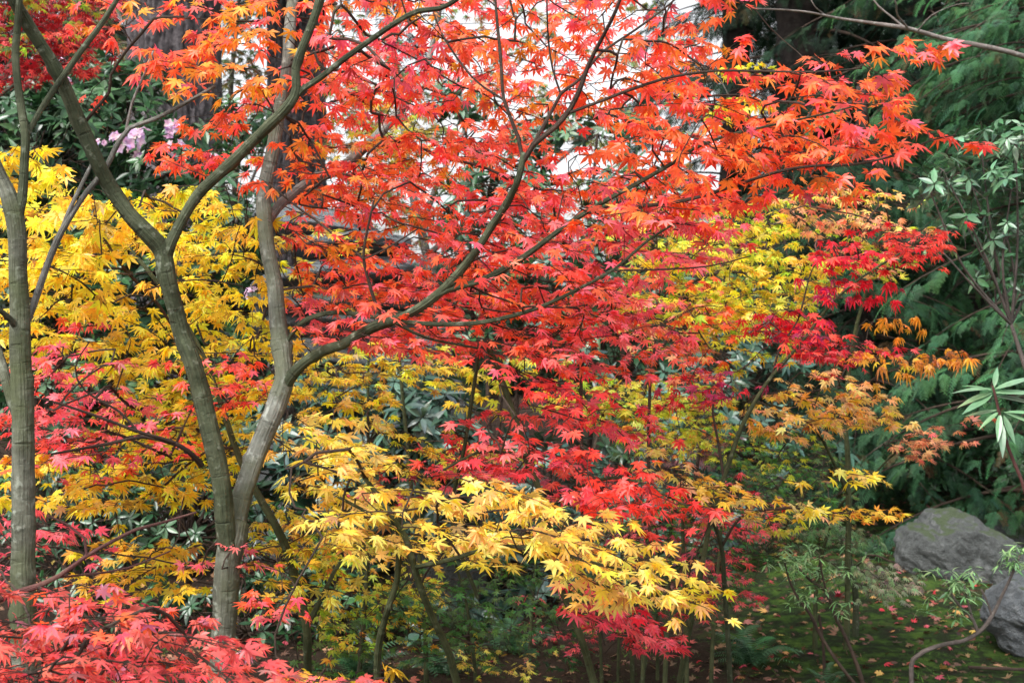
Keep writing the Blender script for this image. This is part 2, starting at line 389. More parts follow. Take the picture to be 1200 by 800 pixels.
class Tree:
    def __init__(self, name, label, cat, base, group=None, twig_mat=None):
        self.e = thing(name, label, cat, tuple(base), group)
        self.pos = []; self.par = []; self.cnt = []; self.fix = []
        self.twigs = []           # list of node index chains
        self.pet = Tubes(); self.twig_mat = twig_mat or M_TWIG
    def stem(self, name, pts, mat, sides=12, wob=0.06, step=0.03, widths='px', knots=0):
        """pts: (px,py,depth,width in px)"""
        a = np.array([[*P(p[0], p[1], p[2]), p[3] * (0.43 if p[3] > 14 else 0.46) * p[2] / F] for p in pts])
        c = catmull(a, step)
        # slow natural wander
        sd_ = rnd.random() * 99; k = 0.25 * np.minimum(c[:, 3], 0.02)
        for i in range(len(c)):
            c[i, 0] += k[i] * mnoise.noise(Vector((sd_, 0, i * step * 7))); c[i, 2] += k[i] * mnoise.noise(Vector((0, sd_, i * step * 7)))
            c[i, 3] *= 1 + 0.06 * mnoise.noise(Vector((0, i * step * 11, sd_)))
        # collar where it leaves its parent
        t = Tubes(); t.add(c, sides, wob); o = t.build(name, mat, self.e)
        prev = -1
        for i in range(0, len(c), max(1, int(0.06 / step))):
            self.pos.append(c[i, :3]); self.par.append(prev); self.cnt.append(0); self.fix.append(True); prev = len(self.pos) - 1
        return o
    def grow(self, regions, name='foliage', mat=None, collar=None):
        """regions: list of dicts poly,d,pal,lai,size,az,slope,tmpl,pitch"""
        for rgn in regions:
            poly = rgn['poly']; d0, d1 = rgn['d']; size = rgn.get('size', .075) * .57; tm = rgn.get('tmpl', MAPLE)
            dm = (d0 + d1) / 2; spx = size * F / dm
            per = rgn.get('per', 15) * 1.5
            nl = rgn.get('lai', 1.5) * rgn.get('k', 2.75) * poly_area(poly) / (0.52 * spx * spx); ns = max(1, int(round(nl / per)))
            xs = [p[0] for p in poly]; ys = [p[1] for p in poly]
            pts = []; pxs = []; cand = []
            guard = 0
            while len(pts) < ns and guard < 100000:
                guard += 1
                x = rnd.uniform(min(xs), max(xs)); y = rnd.uniform(min(ys), max(ys))
                if not poly_contains(poly, x, y): continue
                cand.append((x, y))
                if len(cand) >= 4:      # keep the candidate farthest from the sprays already set: even cover, irregular gaps
                    if pxs: A_ = np.array(pxs); x, y = max(cand, key=lambda c_: float(np.min((A_[:, 0] - c_[0]) ** 2 + 2.5 * (A_[:, 1] - c_[1]) ** 2)))
                    pxs.append((x, y)); pts.append(P(x, y, rnd.uniform(d0, d1))); cand = []
            L0 = rgn.get('len', 0.24) * .92; az0 = R(rgn.get('az', 0)); azs = R(rgn.get('azs', 60)); sl0 = R(rgn.get('slope', -5))
            sprays = []
            for p in pts:
                az = az0 + rnd.gauss(0, 1) * azs; sl = sl0 + R(rnd.gauss(0, 9)); L_ = L0 * rnd.uniform(.6, 1.25)
                d = np.array([math.cos(az) * math.cos(sl), math.sin(az) * math.cos(sl), math.sin(sl)])
                for _try in range(5):     # keep the whole spray inside its part of the crown
                    e1 = p - d * L_ * .5; e2 = p + d * L_ * .5
                    if all(poly_contains(poly, 600 + e[0] / e[1] * F, 400 - (e[2] - EYE) / e[1] * F) for e in (e1, e2)): break
                    L_ *= .8
                sprays.append((p - d * L_ * .5, d, L_))
            # connect to the tree, nearest first
            A = np.array(self.pos); B = np.array([s[0] for s in sprays])
            dist = np.array([np.min(np.linalg.norm(A - b, axis=1)) for b in B]); order = np.argsort(dist)
            LV = Leaves()
            lp, lt, lu, ls = [], [], [], []
            pm = R(rgn.get('pitch', 38) * .78); ps = R(rgn.get('pitchs', 17))
            for si in order:
                b, d, L_ = sprays[si]
                A = np.array(self.pos)
                v = b - A; dd = np.linalg.norm(v, axis=1)
                al = (v @ d) / np.maximum(dd, 1e-6)
                cost = dd * (1.35 - 0.45 * al) + 0.12 * np.clip(A[:, 2] - b[2], 0, 1) 
                k = int(np.argmin(cost)); a = A[k]; D = dd[k]
                if D > 1e-3:
                    m1 = a + (b - a) * .35 + np.array([0, 0, 0.10 * D]) + rg.normal(0, .03 * D, 3); m2 = b - d * .3 * D
                    nn = max(2, int(D / .05)); prev = k
                    chain = [k]
                    for t in np.linspace(0, 1, nn + 1)[1:]:
                        q = (1 - t) ** 3 * a + 3 * (1 - t) ** 2 * t * m1 + 3 * (1 - t) * t * t * m2 + t ** 3 * b
                        q = q + rg.normal(0, .0035, 3)
                        self.pos.append(q); self.par.append(prev); self.cnt.append(0); self.fix.append(False); prev = len(self.pos) - 1; chain.append(prev)
                    self.twigs.append(chain)
                    start = prev
                else: start = k
                # the spray itself
                nn = max(3, int(L_ / .030)); chain = [start]; prev = start; cur = b.copy(); dirv = d.copy()
                side = norm(np.cross(d, [0, 0, 1.0]))
                for i in range(nn):
                    dirv = norm(dirv + rg.normal(0, .10, 3) * np.array([1, 1, .6]) + np.array([0, 0, -.035])); cur = cur + dirv * (L_ / nn)
                    self.pos.append(cur.copy()); self.par.append(prev); self.cnt.append(1); self.fix.append(False); prev = len(self.pos) - 1; chain.append(prev)
                    sides = (-1, 1) if i < nn - 1 else (-1, 0, 1)
                    for sg in sides:
                        if rnd.random() < rgn.get('skip', .12): continue
                        pd = norm(dirv * rnd.uniform(.3, .9) + side * sg * rnd.uniform(.6, 1.1) + np.array([0, 0, rnd.uniform(-.1, .25)]))
                        if rnd.random() < .35 and i < nn - 1 and sg:      # side twiglet with its own leaves
                            l2 = rnd.uniform(.06, .13); e = cur + pd * l2
                            self.pet.add(np.array([[*cur, .0011], [*((cur + e) / 2 + np.array([0, 0, .004])), .0009], [*e, .0007]]), 4, cap=False)
                            for q in (-1, 0, 1):
                                pd2 = norm(pd + side * q * .7 + dirv * .3 * abs(q) + rg.normal(0, .15, 3)); pl = rnd.uniform(.015, .028)
                                lp.append(e + pd2 * pl); self._pet(e, e + pd2 * pl); self._leaf(lt, lu, pd2, pm, ps); ls.append(size * rnd.uniform(.7, 1.1))
                        else:
                            pl = rnd.uniform(.015, .036); lp.append(cur + pd * pl); self._pet(cur, cur + pd * pl)
                            self._leaf(lt, lu, pd, pm, ps); ls.append(size * rnd.uniform(.72, 1.12))
                self.twigs.append(chain)
            n = len(lp)
            lp = np.array(lp); cols = pick_colours(rgn['pal'], lp, n, rgn.get('nscale', 1.8), rgn.get('seed', 0))
            LV.add(tm, lp, np.array(lt), np.array(lu), np.array(ls), cols)
            o = LV.build(rgn.get('name', name), mat or M_LEAF, self.e)
            if rgn.get('label'): o['label'] = rgn['label']
    def _pet(self, a, b):
        self.pet.add(np.array([[*a, .0007], [*b, .0005]]), 3, cap=False)
    def _leaf(self, lt, lu, pd, pm, ps):
        az = math.atan2(pd[1], pd[0]) + rnd.gauss(0, .35); pt = pm + rnd.gauss(0, 1) * ps
        t = np.array([math.cos(az) * math.cos(pt), math.sin(az) * math.cos(pt), -math.sin(pt)])
        up = np.array([math.cos(az) * math.sin(pt), math.sin(az) * math.sin(pt), math.cos(pt)])
        side = np.cross(t, up); ro = rnd.gauss(0, .38)
        up = up * math.cos(ro) + side * math.sin(ro)
        lt.append(t); lu.append(up)
    def finish(self):
        n = len(self.pos)
        cnt = np.array(self.cnt, dtype=float)
        for i in range(n - 1, -1, -1):
            p = self.par[i]
            if p >= 0 and not self.fix[i]: cnt[p] += cnt[i]
        T = Tubes()
        for ch in self.twigs:
            pl = []
            for j, k in enumerate(ch):
                c = cnt[k] if j else cnt[ch[1]]
                if self.fix[k]: c = cnt[ch[1]]
                pl.append([*self.pos[k], min(.0046, 0.00082 * max(c, 1) ** 0.36)])
            T.add(np.array(pl), 5, cap=False)
        for lst in ('V', 'uv'): getattr(T, lst).extend(getattr(self.pet, lst))
        T.Q.extend([q + T.n for q in self.pet.Q]); T.T.extend([q + T.n for q in self.pet.T])
        T.build('twigs', self.twig_mat, self.e)
        global N_LEAF; print('tree', self.e.name, 'nodes', n)

# palettes (linear base colours; PINK is leaf colour plus painted sky sheen)
ORANGE = (.86, .14, .04); ORANGE2 = (.86, .23, .045); RED = (.86, .095, .07); PINK = (.86, .16, .19); ROSE = (.78, .10, .13); DEEP = (.42, .012, .02)
CRIM = (.66, .015, .035); MAG = (.42, .02, .09); YEL = (.86, .62, .035); YELP = (.87, .66, .16); GOLD = (.84, .55, .06); GOLDO = (.74, .30, .03)
PEACH = (.84, .42, .20); SALM = (.72, .22, .12); LIME = (.42, .50, .04); GRN = (.10, .22, .045); GRND = (.045, .13, .05); GYEL = (.60, .52, .05); BRN = (.32, .14, .05); DUSK = (.30, .12, .11)
PALE = (.86, .62, .24)

exec_parts = True
# ------------------------------------------------------------------ ground
def build_ground():
    xs = np.unique(np.concatenate([np.linspace(-400, -14, 20), np.linspace(-14, -4, 60), np.linspace(-4, 6, 260), np.linspace(6, 14, 50), np.linspace(14, 400, 20)]))
    ys = np.unique(np.concatenate([np.linspace(-60, 2, 20), np.linspace(2, 5, 30), np.linspace(5, 11, 240), np.linspace(11, 24, 120), np.linspace(24, 600, 30)]))
    V = np.array([[x, y, (ground_z(x, min(y, 40)) + (0.011 * mnoise.noise(Vector((x * 14, y * 14, 0))) + 0.02 * mnoise.noise(Vector((x * 5, y * 5, 7))) if 4 < y < 14 and -4 < x < 6 else 0)) if abs(x) < 30 and y < 60 else ground_z(0, min(y, 40))] for y in ys for x in xs])
    nx = len(xs); i = np.arange(len(ys) - 1)[:, None] * nx; j = np.arange(nx - 1)[None]
    Q = np.stack([i + j, i + j + 1, i + nx + j + 1, i + nx + j], -1).reshape(-1, 4)
    m, n = new_mat('moss_ground'); L = n.links.new
    geo = N(n, 'ShaderNodeNewGeometry')
    def nz(s, d=6, r=.6):
        q = N(n, 'ShaderNodeTexNoise'); q.inputs['Scale'].default_value = s; q.inputs['Detail'].default_value = d; q.inputs['Roughness'].default_value = r; L(geo.outputs['Position'], q.inputs['Vector']); return q
    a = nz(0.9, 5); b = nz(7, 8, .7); c = nz(60, 6, .7)
    r1 = ramp(n, [(0.36, (.016, .014, .008)), (0.47, (.016, .028, .008)), (0.56, (.038, .075, .012)), (0.70, (.08, .13, .02))]); L(b.outputs['Fac'], r1.inputs[0])
    r2 = ramp(n, [(0.3, (.014, .009, .006)), (0.7, (.045, .028, .018))]); L(c.outputs['Fac'], r2.inputs[0])
    mx = N(n, 'ShaderNodeMix', data_type='RGBA')
    ad = N(n, 'ShaderNodeMath', operation='ADD'); L(a.outputs['Fac'], ad.inputs[0]); ml = N(n, 'ShaderNodeMath', operation='MULTIPLY'); L(b.outputs['Fac'], ml.inputs[0]); ml.inputs[1].default_value = .6; L(ml.outputs[0], ad.inputs[1])
    sp = N(n, 'ShaderNodeSeparateXYZ'); L(geo.outputs['Position'], sp.inputs[0])      # bare leaf mould under the maples, moss in the open on the right
    ms = N(n, 'ShaderNodeMapRange'); ms.inputs[1].default_value = 1.5; ms.inputs[2].default_value = .1; ms.inputs[3].default_value = 0; ms.inputs[4].default_value = .5; L(sp.outputs[0], ms.inputs[0])
    a2_ = N(n, 'ShaderNodeMath', operation='ADD'); L(ad.outputs[0], a2_.inputs[0]); L(ms.outputs[0], a2_.inputs[1])
    mr = N(n, 'ShaderNodeMapRange'); mr.inputs[1].default_value = .86; mr.inputs[2].default_value = 1.0; L(a2_.outputs[0], mr.inputs[0])
    L(mr.outputs[0], mx.inputs[0]); L(r1.outputs[0], mx.inputs[6]); L(r2.outputs[0], mx.inputs[7])
    pb = N(n, 'ShaderNodeBsdfPrincipled'); pb.inputs['Roughness'].default_value = .95; pb.inputs['Specular IOR Level'].default_value = .15; L(mx.outputs[2], pb.inputs['Base Color'])
    bp = N(n, 'ShaderNodeBump'); bp.inputs['Strength'].default_value = 1; bp.inputs['Distance'].default_value = .02; L(c.outputs['Fac'], bp.inputs['Height']); L(bp.outputs[0], pb.inputs['Normal'])
    o = N(n, 'ShaderNodeOutputMaterial'); L(pb.outputs[0], o.inputs['Surface'])
    g = mesh_obj('ground', V, [Q], m); g['kind'] = 'structure'
build_ground()
def gz(x, y): return ground_z(x, y)

# ------------------------------------------------------------------ boulders
def rock_material(name, c0, c1, c2, moss_amt=.5):
    m, n = new_mat(name); L = n.links.new
    geo = N(n, 'ShaderNodeNewGeometry')
    def nz(s, d=8, r=.65):
        q = N(n, 'ShaderNodeTexNoise'); q.inputs['Scale'].default_value = s; q.inputs['Detail'].default_value = d; q.inputs['Roughness'].default_value = r; L(geo.outputs['Position'], q.inputs['Vector']); return q
    a = nz(3.5); b = nz(26); c = nz(90)
    r1 = ramp(n, [(0.3, c0), (0.52, c1), (0.72, c2)]); 
    ad = N(n, 'ShaderNodeMath', operation='ADD'); L(a.outputs['Fac'], ad.inputs[0]); L(b.outputs['Fac'], ad.inputs[1]); hf = N(n, 'ShaderNodeMath', operation='MULTIPLY'); L(ad.outputs[0], hf.inputs[0]); hf.inputs[1].default_value = .5
    L(hf.outputs[0], r1.inputs[0])
    sx = N(n, 'ShaderNodeSeparateXYZ'); L(geo.outputs['Normal'], sx.inputs[0])
    m1 = N(n, 'ShaderNodeMath', operation='MULTIPLY'); L(sx.outputs[2], m1.inputs[0]); L(a.outputs['Fac'], m1.inputs[1])
    mr = N(n, 'ShaderNodeMapRange'); mr.inputs[1].default_value = moss_amt; mr.inputs[2].default_value = moss_amt + .08; mr.inputs[4].default_value = .85; L(m1.outputs[0], mr.inputs[0])
    mx = N(n, 'ShaderNodeMix', data_type='RGBA'); L(mr.outputs[0], mx.inputs[0]); L(r1.outputs[0], mx.inputs[6]); mx.inputs[7].default_value = (.045, .07, .02, 1)
    pb = N(n, 'ShaderNodeBsdfPrincipled'); pb.inputs['Roughness'].default_value = .85; L(mx.outputs[2], pb.inputs['Base Color'])
    a2 = N(n, 'ShaderNodeMath', operation='ADD'); L(b.outputs['Fac'], a2.inputs[0]); L(c.outputs['Fac'], a2.inputs[1])
    bp = N(n, 'ShaderNodeBump'); bp.inputs['Strength'].default_value = 1.0; bp.inputs['Distance'].default_value = .03; L(a2.outputs[0], bp.inputs['Height']); L(bp.outputs[0], pb.inputs['Normal'])
    o = N(n, 'ShaderNodeOutputMaterial'); L(pb.outputs[0], o.inputs['Surface'])
    return m
M_ROCKD = rock_material('dark_rock', (.030, .033, .032), (.085, .092, .09), (.20, .21, .205), .40)
M_ROCKL = rock_material('pale_rock', (.06, .068, .075), (.14, .155, .168), (.27, .29, .30), .5)
def boulder(name, centre, rad, mat, seed, flat=None, rough=.16, parent=None, rotz=0, tilt=0, nu=90, nv=60):
    V = []
    cz, sz = math.cos(rotz), math.sin(rotz); ct, st = math.cos(tilt), math.sin(tilt)
    planes = []
    rr = random.Random(seed)
    for k in range(11):
        v = Vector((rr.gauss(0, 1), rr.gauss(0, 1), rr.gauss(0, .8))).normalized(); planes.append((v, rr.uniform(.72, .95)))
    for i in range(nv + 1):
        th = math.pi * i / nv
        for j in range(nu):
            ph = 2 * math.pi * j / nu
            v = Vector((math.sin(th) * math.cos(ph), math.sin(th) * math.sin(ph), math.cos(th)))
            r = 1.0
            for pn, pd in planes:
                c = v.dot(pn)
                if c > .05: r = min(r, pd / c)
            q = v * 1.4 + Vector((seed * 3.1, 0, 0))
            r += .012 * (abs(mnoise.noise(q * 2.2)) < .05) * -1
            r *= 1 + rough * mnoise.noise(q) + rough * .45 * mnoise.noise(q * 3) + rough * .2 * mnoise.noise(q * 8) + rough * .08 * mnoise.noise(q * 22)
            x, y, z = v.x * r * rad[0], v.y * r * rad[1], v.z * r * rad[2]
            x, z = x * ct - z * st, x * st + z * ct
            V.append((centre[0] + x * cz - y * sz, centre[1] + x * sz + y * cz, centre[2] + z))
    V = np.array(V); i = np.arange(nv)[:, None] * nu; j = np.arange(nu)[None]; j2 = (j + 1) % nu
    Q = np.stack([i + j, i + nu + j, i + nu + j2, i + j2], -1).reshape(-1, 4)
    return mesh_obj(name, V, [Q], mat, parent)
c = P(1118, 660, 9.0)
tag(boulder('boulder', (c[0] + .08, 9.0, c[2] - .03), (.50, .5, .34), M_ROCKD, 3, tilt=R(-30), nu=160, nv=110), 'large dark grey boulder wedged into the moss bank, upper of the two boulders', 'boulder', 'boulders on the moss')
c = P(1215, 725, 6.95)
tag(boulder('boulder', (c[0] + .04, 6.95, c[2] + .02), (.33, .38, .24), M_ROCKL, 7, tilt=R(-8), nu=160, nv=110), 'pale blue grey boulder at the right edge, in front of the dark one', 'boulder', 'boulders on the moss')
c = P(1195, 650, 10.4)
tag(boulder('boulder', (c[0] + .25, 10.6, c[2] - .12), (.85, .6, .34), M_ROCKD, 12, tilt=R(-12)), 'long low dark rock ridge running right behind the boulders', 'boulder', 'boulders on the moss')
# stacked grey rock ledges behind the red foliage
led = thing('rock_outcrop', 'stacked grey stone slabs with dark gaps behind the grey maple limb', 'rock outcrop', (P(385, 400, 8.2)[0], 8.2, gz(-1.1, 8.2)))
for k, (px, py, wx, hz, sd_, tl) in enumerate([(385, 325, .50, .12, 21, 6), (400, 288, .40, .10, 22, 3), (360, 262, .42, .11, 23, -5), (385, 355, .62, .13, 24, 4), (390, 385, .55, .15, 31, -2), (400, 415, .62, .16, 25, -4), (410, 465, .66, .18, 26, 3), (405, 520, .7, .2, 27, -2), (410, 585, .72, .24, 28, 0), (410, 655, .8, .3, 29, 0)]):
    q = P(px, py, 8.2)
    boulder('slab', (q[0], q[1] + .25 + .03 * (k % 3), q[2] + .02), (wx, .5, hz), M_ROCKL if k < 3 else M_ROCKD, sd_, rough=.12, parent=led, tilt=R(tl), nu=60, nv=36)
q = P(515, 440, 7.6)
tag(boulder('standing_stone', (q[0], 7.6, .70), (.27, .25, .92), M_ROCKD, 41, rough=.12, tilt=R(6)), 'upright purplish grey stone in the middle, between gold leaves and blue green shrub', 'stone')

# ------------------------------------------------------------------ big conifer trunks far behind
def fir_material():
    m, n = new_mat('furrowed_bark'); L = n.links.new
    at = N(n, 'ShaderNodeAttribute', attribute_name='leaf_colour')
    geo = N(n, 'ShaderNodeNewGeometry'); q = N(n, 'ShaderNodeTexNoise'); q.inputs['Scale'].default_value = 22; q.inputs['Detail'].default_value = 8; L(geo.outputs['Position'], q.inputs['Vector'])
    r = ramp(n, [(.3, (.03, .025, .028)), (.55, (.10, .085, .09)), (.75, (.19, .17, .175))]); L(q.outputs['Fac'], r.inputs[0])
    ml = N(n, 'ShaderNodeMix', data_type='RGBA', blend_type='MULTIPLY'); ml.inputs[0].default_value = 1; L(r.outputs[0], ml.inputs[6]); L(at.outputs['Color'], ml.inputs[7])
    pb = N(n, 'ShaderNodeBsdfPrincipled'); pb.inputs['Roughness'].default_value = .9; L(ml.outputs[2], pb.inputs['Base Color'])
    bp = N(n, 'ShaderNodeBump'); bp.inputs['Strength'].default_value = .7; bp.inputs['Distance'].default_value = .02; L(q.outputs['Fac'], bp.inputs['Height']); L(bp.outputs[0], pb.inputs['Normal'])
    o = N(n, 'ShaderNodeOutputMaterial'); L(pb.outputs[0], o.inputs['Surface']); return m
M_FIR = fir_material()
def fir_trunk(parent, px0, px1, d, wpx, top=7.5, seed=1, nu=150, nz_=300):
    x0 = (px0 - 600) / F * d; x1 = (px1 - 600) / F * d; r0 = wpx / 2 * d / F
    V = []; C = []; zb = gz(x0, d) - .2
    for i in range(nz_ + 1):
        t = i / nz_; z = zb + t * (top - zb); fl = 1 + .5 * math.exp(-max(z - zb - .2, 0) * 2.2)
        for j in range(nu):
            a = 2 * math.pi * j / nu
            q = Vector((math.cos(a) * 5.2 * r0 / .45 + seed, math.sin(a) * 5.2 * r0 / .45, z * 1.1))
            wv = mnoise.noise(Vector((math.cos(a) * 2, math.sin(a) * 2, z * 3 + seed))) * .35
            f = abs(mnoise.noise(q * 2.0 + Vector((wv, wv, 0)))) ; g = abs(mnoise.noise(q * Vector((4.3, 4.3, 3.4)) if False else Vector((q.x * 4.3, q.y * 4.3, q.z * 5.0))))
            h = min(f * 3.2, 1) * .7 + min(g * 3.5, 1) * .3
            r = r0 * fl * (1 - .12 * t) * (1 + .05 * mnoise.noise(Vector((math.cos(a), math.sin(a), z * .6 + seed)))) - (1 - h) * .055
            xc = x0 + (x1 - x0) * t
            V.append((xc + r * math.cos(a), d + r * math.sin(a), z)); k = .30 + .85 * h; C.append((k, k, k))    # bark colour darkens with furrow depth
    i = np.arange(nz_)[:, None] * nu; j = np.arange(nu)[None]; j2 = (j + 1) % nu
    Q = np.stack([i + j, i + j2, i + nu + j2, i + nu + j], -1).reshape(-1, 4)
    return mesh_obj('trunk', V, [Q], M_FIR, parent, True, np.array(C))

def frond_crown(parent, x0, d, z0, z1, r_low, r_high, n_b, seed, col=(.022, .06, .026), size=.30, name='crown', dens=1.0, sect=None):
    rr = random.Random(seed); lp, lt, lu, ls, lc = [], [], [], [], []; T = Tubes()
    for b in range(n_b):
        t = rr.random() ** 1.0; z = z0 + (z1 - z0) * t; az = rr.uniform(0, 2 * math.pi)
        if sect: az = rr.uniform(R(sect[0]), R(sect[1]))
        Lb = (r_low + (r_high - r_low) * t) * rr.uniform(.7, 1.15)
        dr = np.array([math.cos(az), math.sin(az), 0]); sd_ = np.array([-dr[1], dr[0], 0])
        up0 = rr.uniform(-.05, .2); dp = rr.uniform(.22, .5)
        path = []
        for s in np.linspace(0, 1, 12):
            path.append([*(np.array([x0, d, z]) + dr * Lb * s + np.array([0, 0, Lb * (up0 * s - dp * s * s)])), .02 * Lb / 2 * (1 - s) + .002])
        path = np.array(path); T.add(path, 5, cap=False)
        nf = int(Lb * 34 * dens)
        shade = rr.uniform(.75, 1.3)
        for k in range(nf):
            s = .12 + .88 * rr.random() ** .8; i = min(int(s * 11), 10); p = path[i, :3] + (path[i + 1, :3] - path[i, :3]) * (s * 11 - i)
            sg = rr.choice((-1, 1)) * rr.uniform(.15, 1.0); side_l = Lb * .30 * (1.05 - s) * rr.random()
            p = p + sd_ * math.copysign(side_l, sg) + np.array([0, 0, -.25 * side_l - rr.uniform(0, .04)])
            tip = norm(dr * rr.uniform(.5, 1) + sd_ * sg * .9 + np.array([0, 0, -rr.uniform(.15, .75)]))
            lp.append(p); lt.append(tip); lu.append(norm(np.array([rr.gauss(0, .3), rr.gauss(0, .3), 1]))); ls.append(size * rr.uniform(.6, 1.2))
            g = shade * rr.uniform(.75, 1.3); c_ = [col[0] * g, col[1] * g, col[2] * g * rr.uniform(.8, 1.3)]
            c_ = c_ if rr.random() > .05 else [.07, .045, .02]; lc.append(c_)
    LV = Leaves(); LV.add(FROND, np.array(lp), np.array(lt), np.array(lu), np.array(ls), np.array(lc))
    LV.build(name, M_NEEDLE, parent); T.build('boughs', M_TWIG, parent)

def plain_trunk(parent, x, d, z1, r, mat, x1=None):
    t = Tubes(); x1 = x if x1 is None else x1
    t.add(catmull([[x, d, gz(x, d) - .2, r * 1.25], [x, d, gz(x, d) + .5, r], [(x + x1) / 2 + .03, d, z1 / 2, r * .85], [x1, d, z1, r * .5]], .15), 16, .10); return t.build('trunk', mat, parent)

for (p0, p1, d, wp, sd_, lb) in [(208, 203, 11.5, 118, 3, 'thickest furrowed conifer trunk, upper left behind the orange leaves and pink blossoms'),
                                (352, 344, 13.5, 74, 8, 'furrowed conifer trunk with ivy bumps just behind the pale grey maple limb'), ]:
    e = thing('conifer_tree', lb, 'conifer', ((p0 - 600) / F * d, d, gz(-2, d)), 'tall conifers behind')
    fir_trunk(e, p0, p1, d, wp, seed=sd_, top=7.2)
    frond_crown(e, (p1 - 600) / F * d, d, 5.4, 7.3, 2.4, 1.6, 26, sd_ + 50)
q = [(938, 17, .42, 'dark conifer with a thick bare trunk behind the top of the orange sprays', (.018, .04, .02)),
     (1148, 12.5, .075, 'soft green hemlock with drooping boughs at the upper right edge', (.056, .15, .055)),
     (1080, 15.5, .16, 'dark shaded conifer between the hemlock and the bare trunk', (.014, .035, .018)),
     (1235, 10.5, .10, 'feathery green conifer behind the right rhododendron', (.045, .12, .05)),
     (1010, 11.5, .09, 'low dark feathery conifer behind the peach and crimson maple tips', (.022, .065, .028)),
     (860, 19, .25, 'blackish conifer behind the end of the orange branches', (.014, .032, .016))]
specs = [(-.2, 9.0, 3.0, 2.2, 120), (0.2, 6.2, 1.9, 1.2, 160), (-.1, 8.5, 2.3, 1.8, 130), (.1, 4.6, 1.9, 1.0, 120), (.15, 3.4, 1.7, .6, 120), (2.6, 9, 1.9, 1.6, 70)]
for k, ((px, d, r, lb, cl), (zz0, zz1, rl, rh, nb)) in enumerate(zip(q, specs)):
    x = (px - 600) / F * d
    e = thing('conifer_tree', lb, 'conifer', (x, d, gz(x, d)), 'evergreens on the right')
    plain_trunk(e, x, d, zz1 + .4, r, M_DARKB)
    frond_crown(e, x, d, max(zz0, .1) + .2, zz1, rl, rh, nb, 70 + k, cl, size=.17 if d < 14 else .24, dens=1.15)
# farther evergreens closing the view (each one tree)
far = [(1190, 22, 9, 3.0, 'tall dark evergreen far off at the right edge'), (1020, 24, 9.5, 2.6, 'far evergreen seen in the gap above the bare branch'),
       (760, 26, 3.6, 2.4, 'low far evergreen under the white sky, right of centre'), (640, 27, 3.2, 2.6, 'low far evergreen under the white sky at centre'),
       (520, 24, 2.9, 2.4, 'low far evergreen behind the standing stone'), (100, 20, 7.0, 2.6, 'far evergreen behind the pink blossom rhododendron'),
       (-60, 19, 7.5, 2.4, 'tall far evergreen beyond the left edge'), (300, 22, 3.6, 2.4, 'low far evergreen between the two furrowed trunks')]
for k, (px, d, zt, rl, lb) in enumerate(far):
    x = (px - 600) / F * d
    e = thing('conifer_tree', lb, 'conifer', (x, d, gz(x, d)), 'far evergreens')
    plain_trunk(e, x, d, zt, .14, M_TWIG)
    frond_crown(e, x, d, .8, zt + .3, rl, rl * .45, int(34 * zt ** .7), 200 + k, (.02, .045, .024), size=.46, dens=.75)

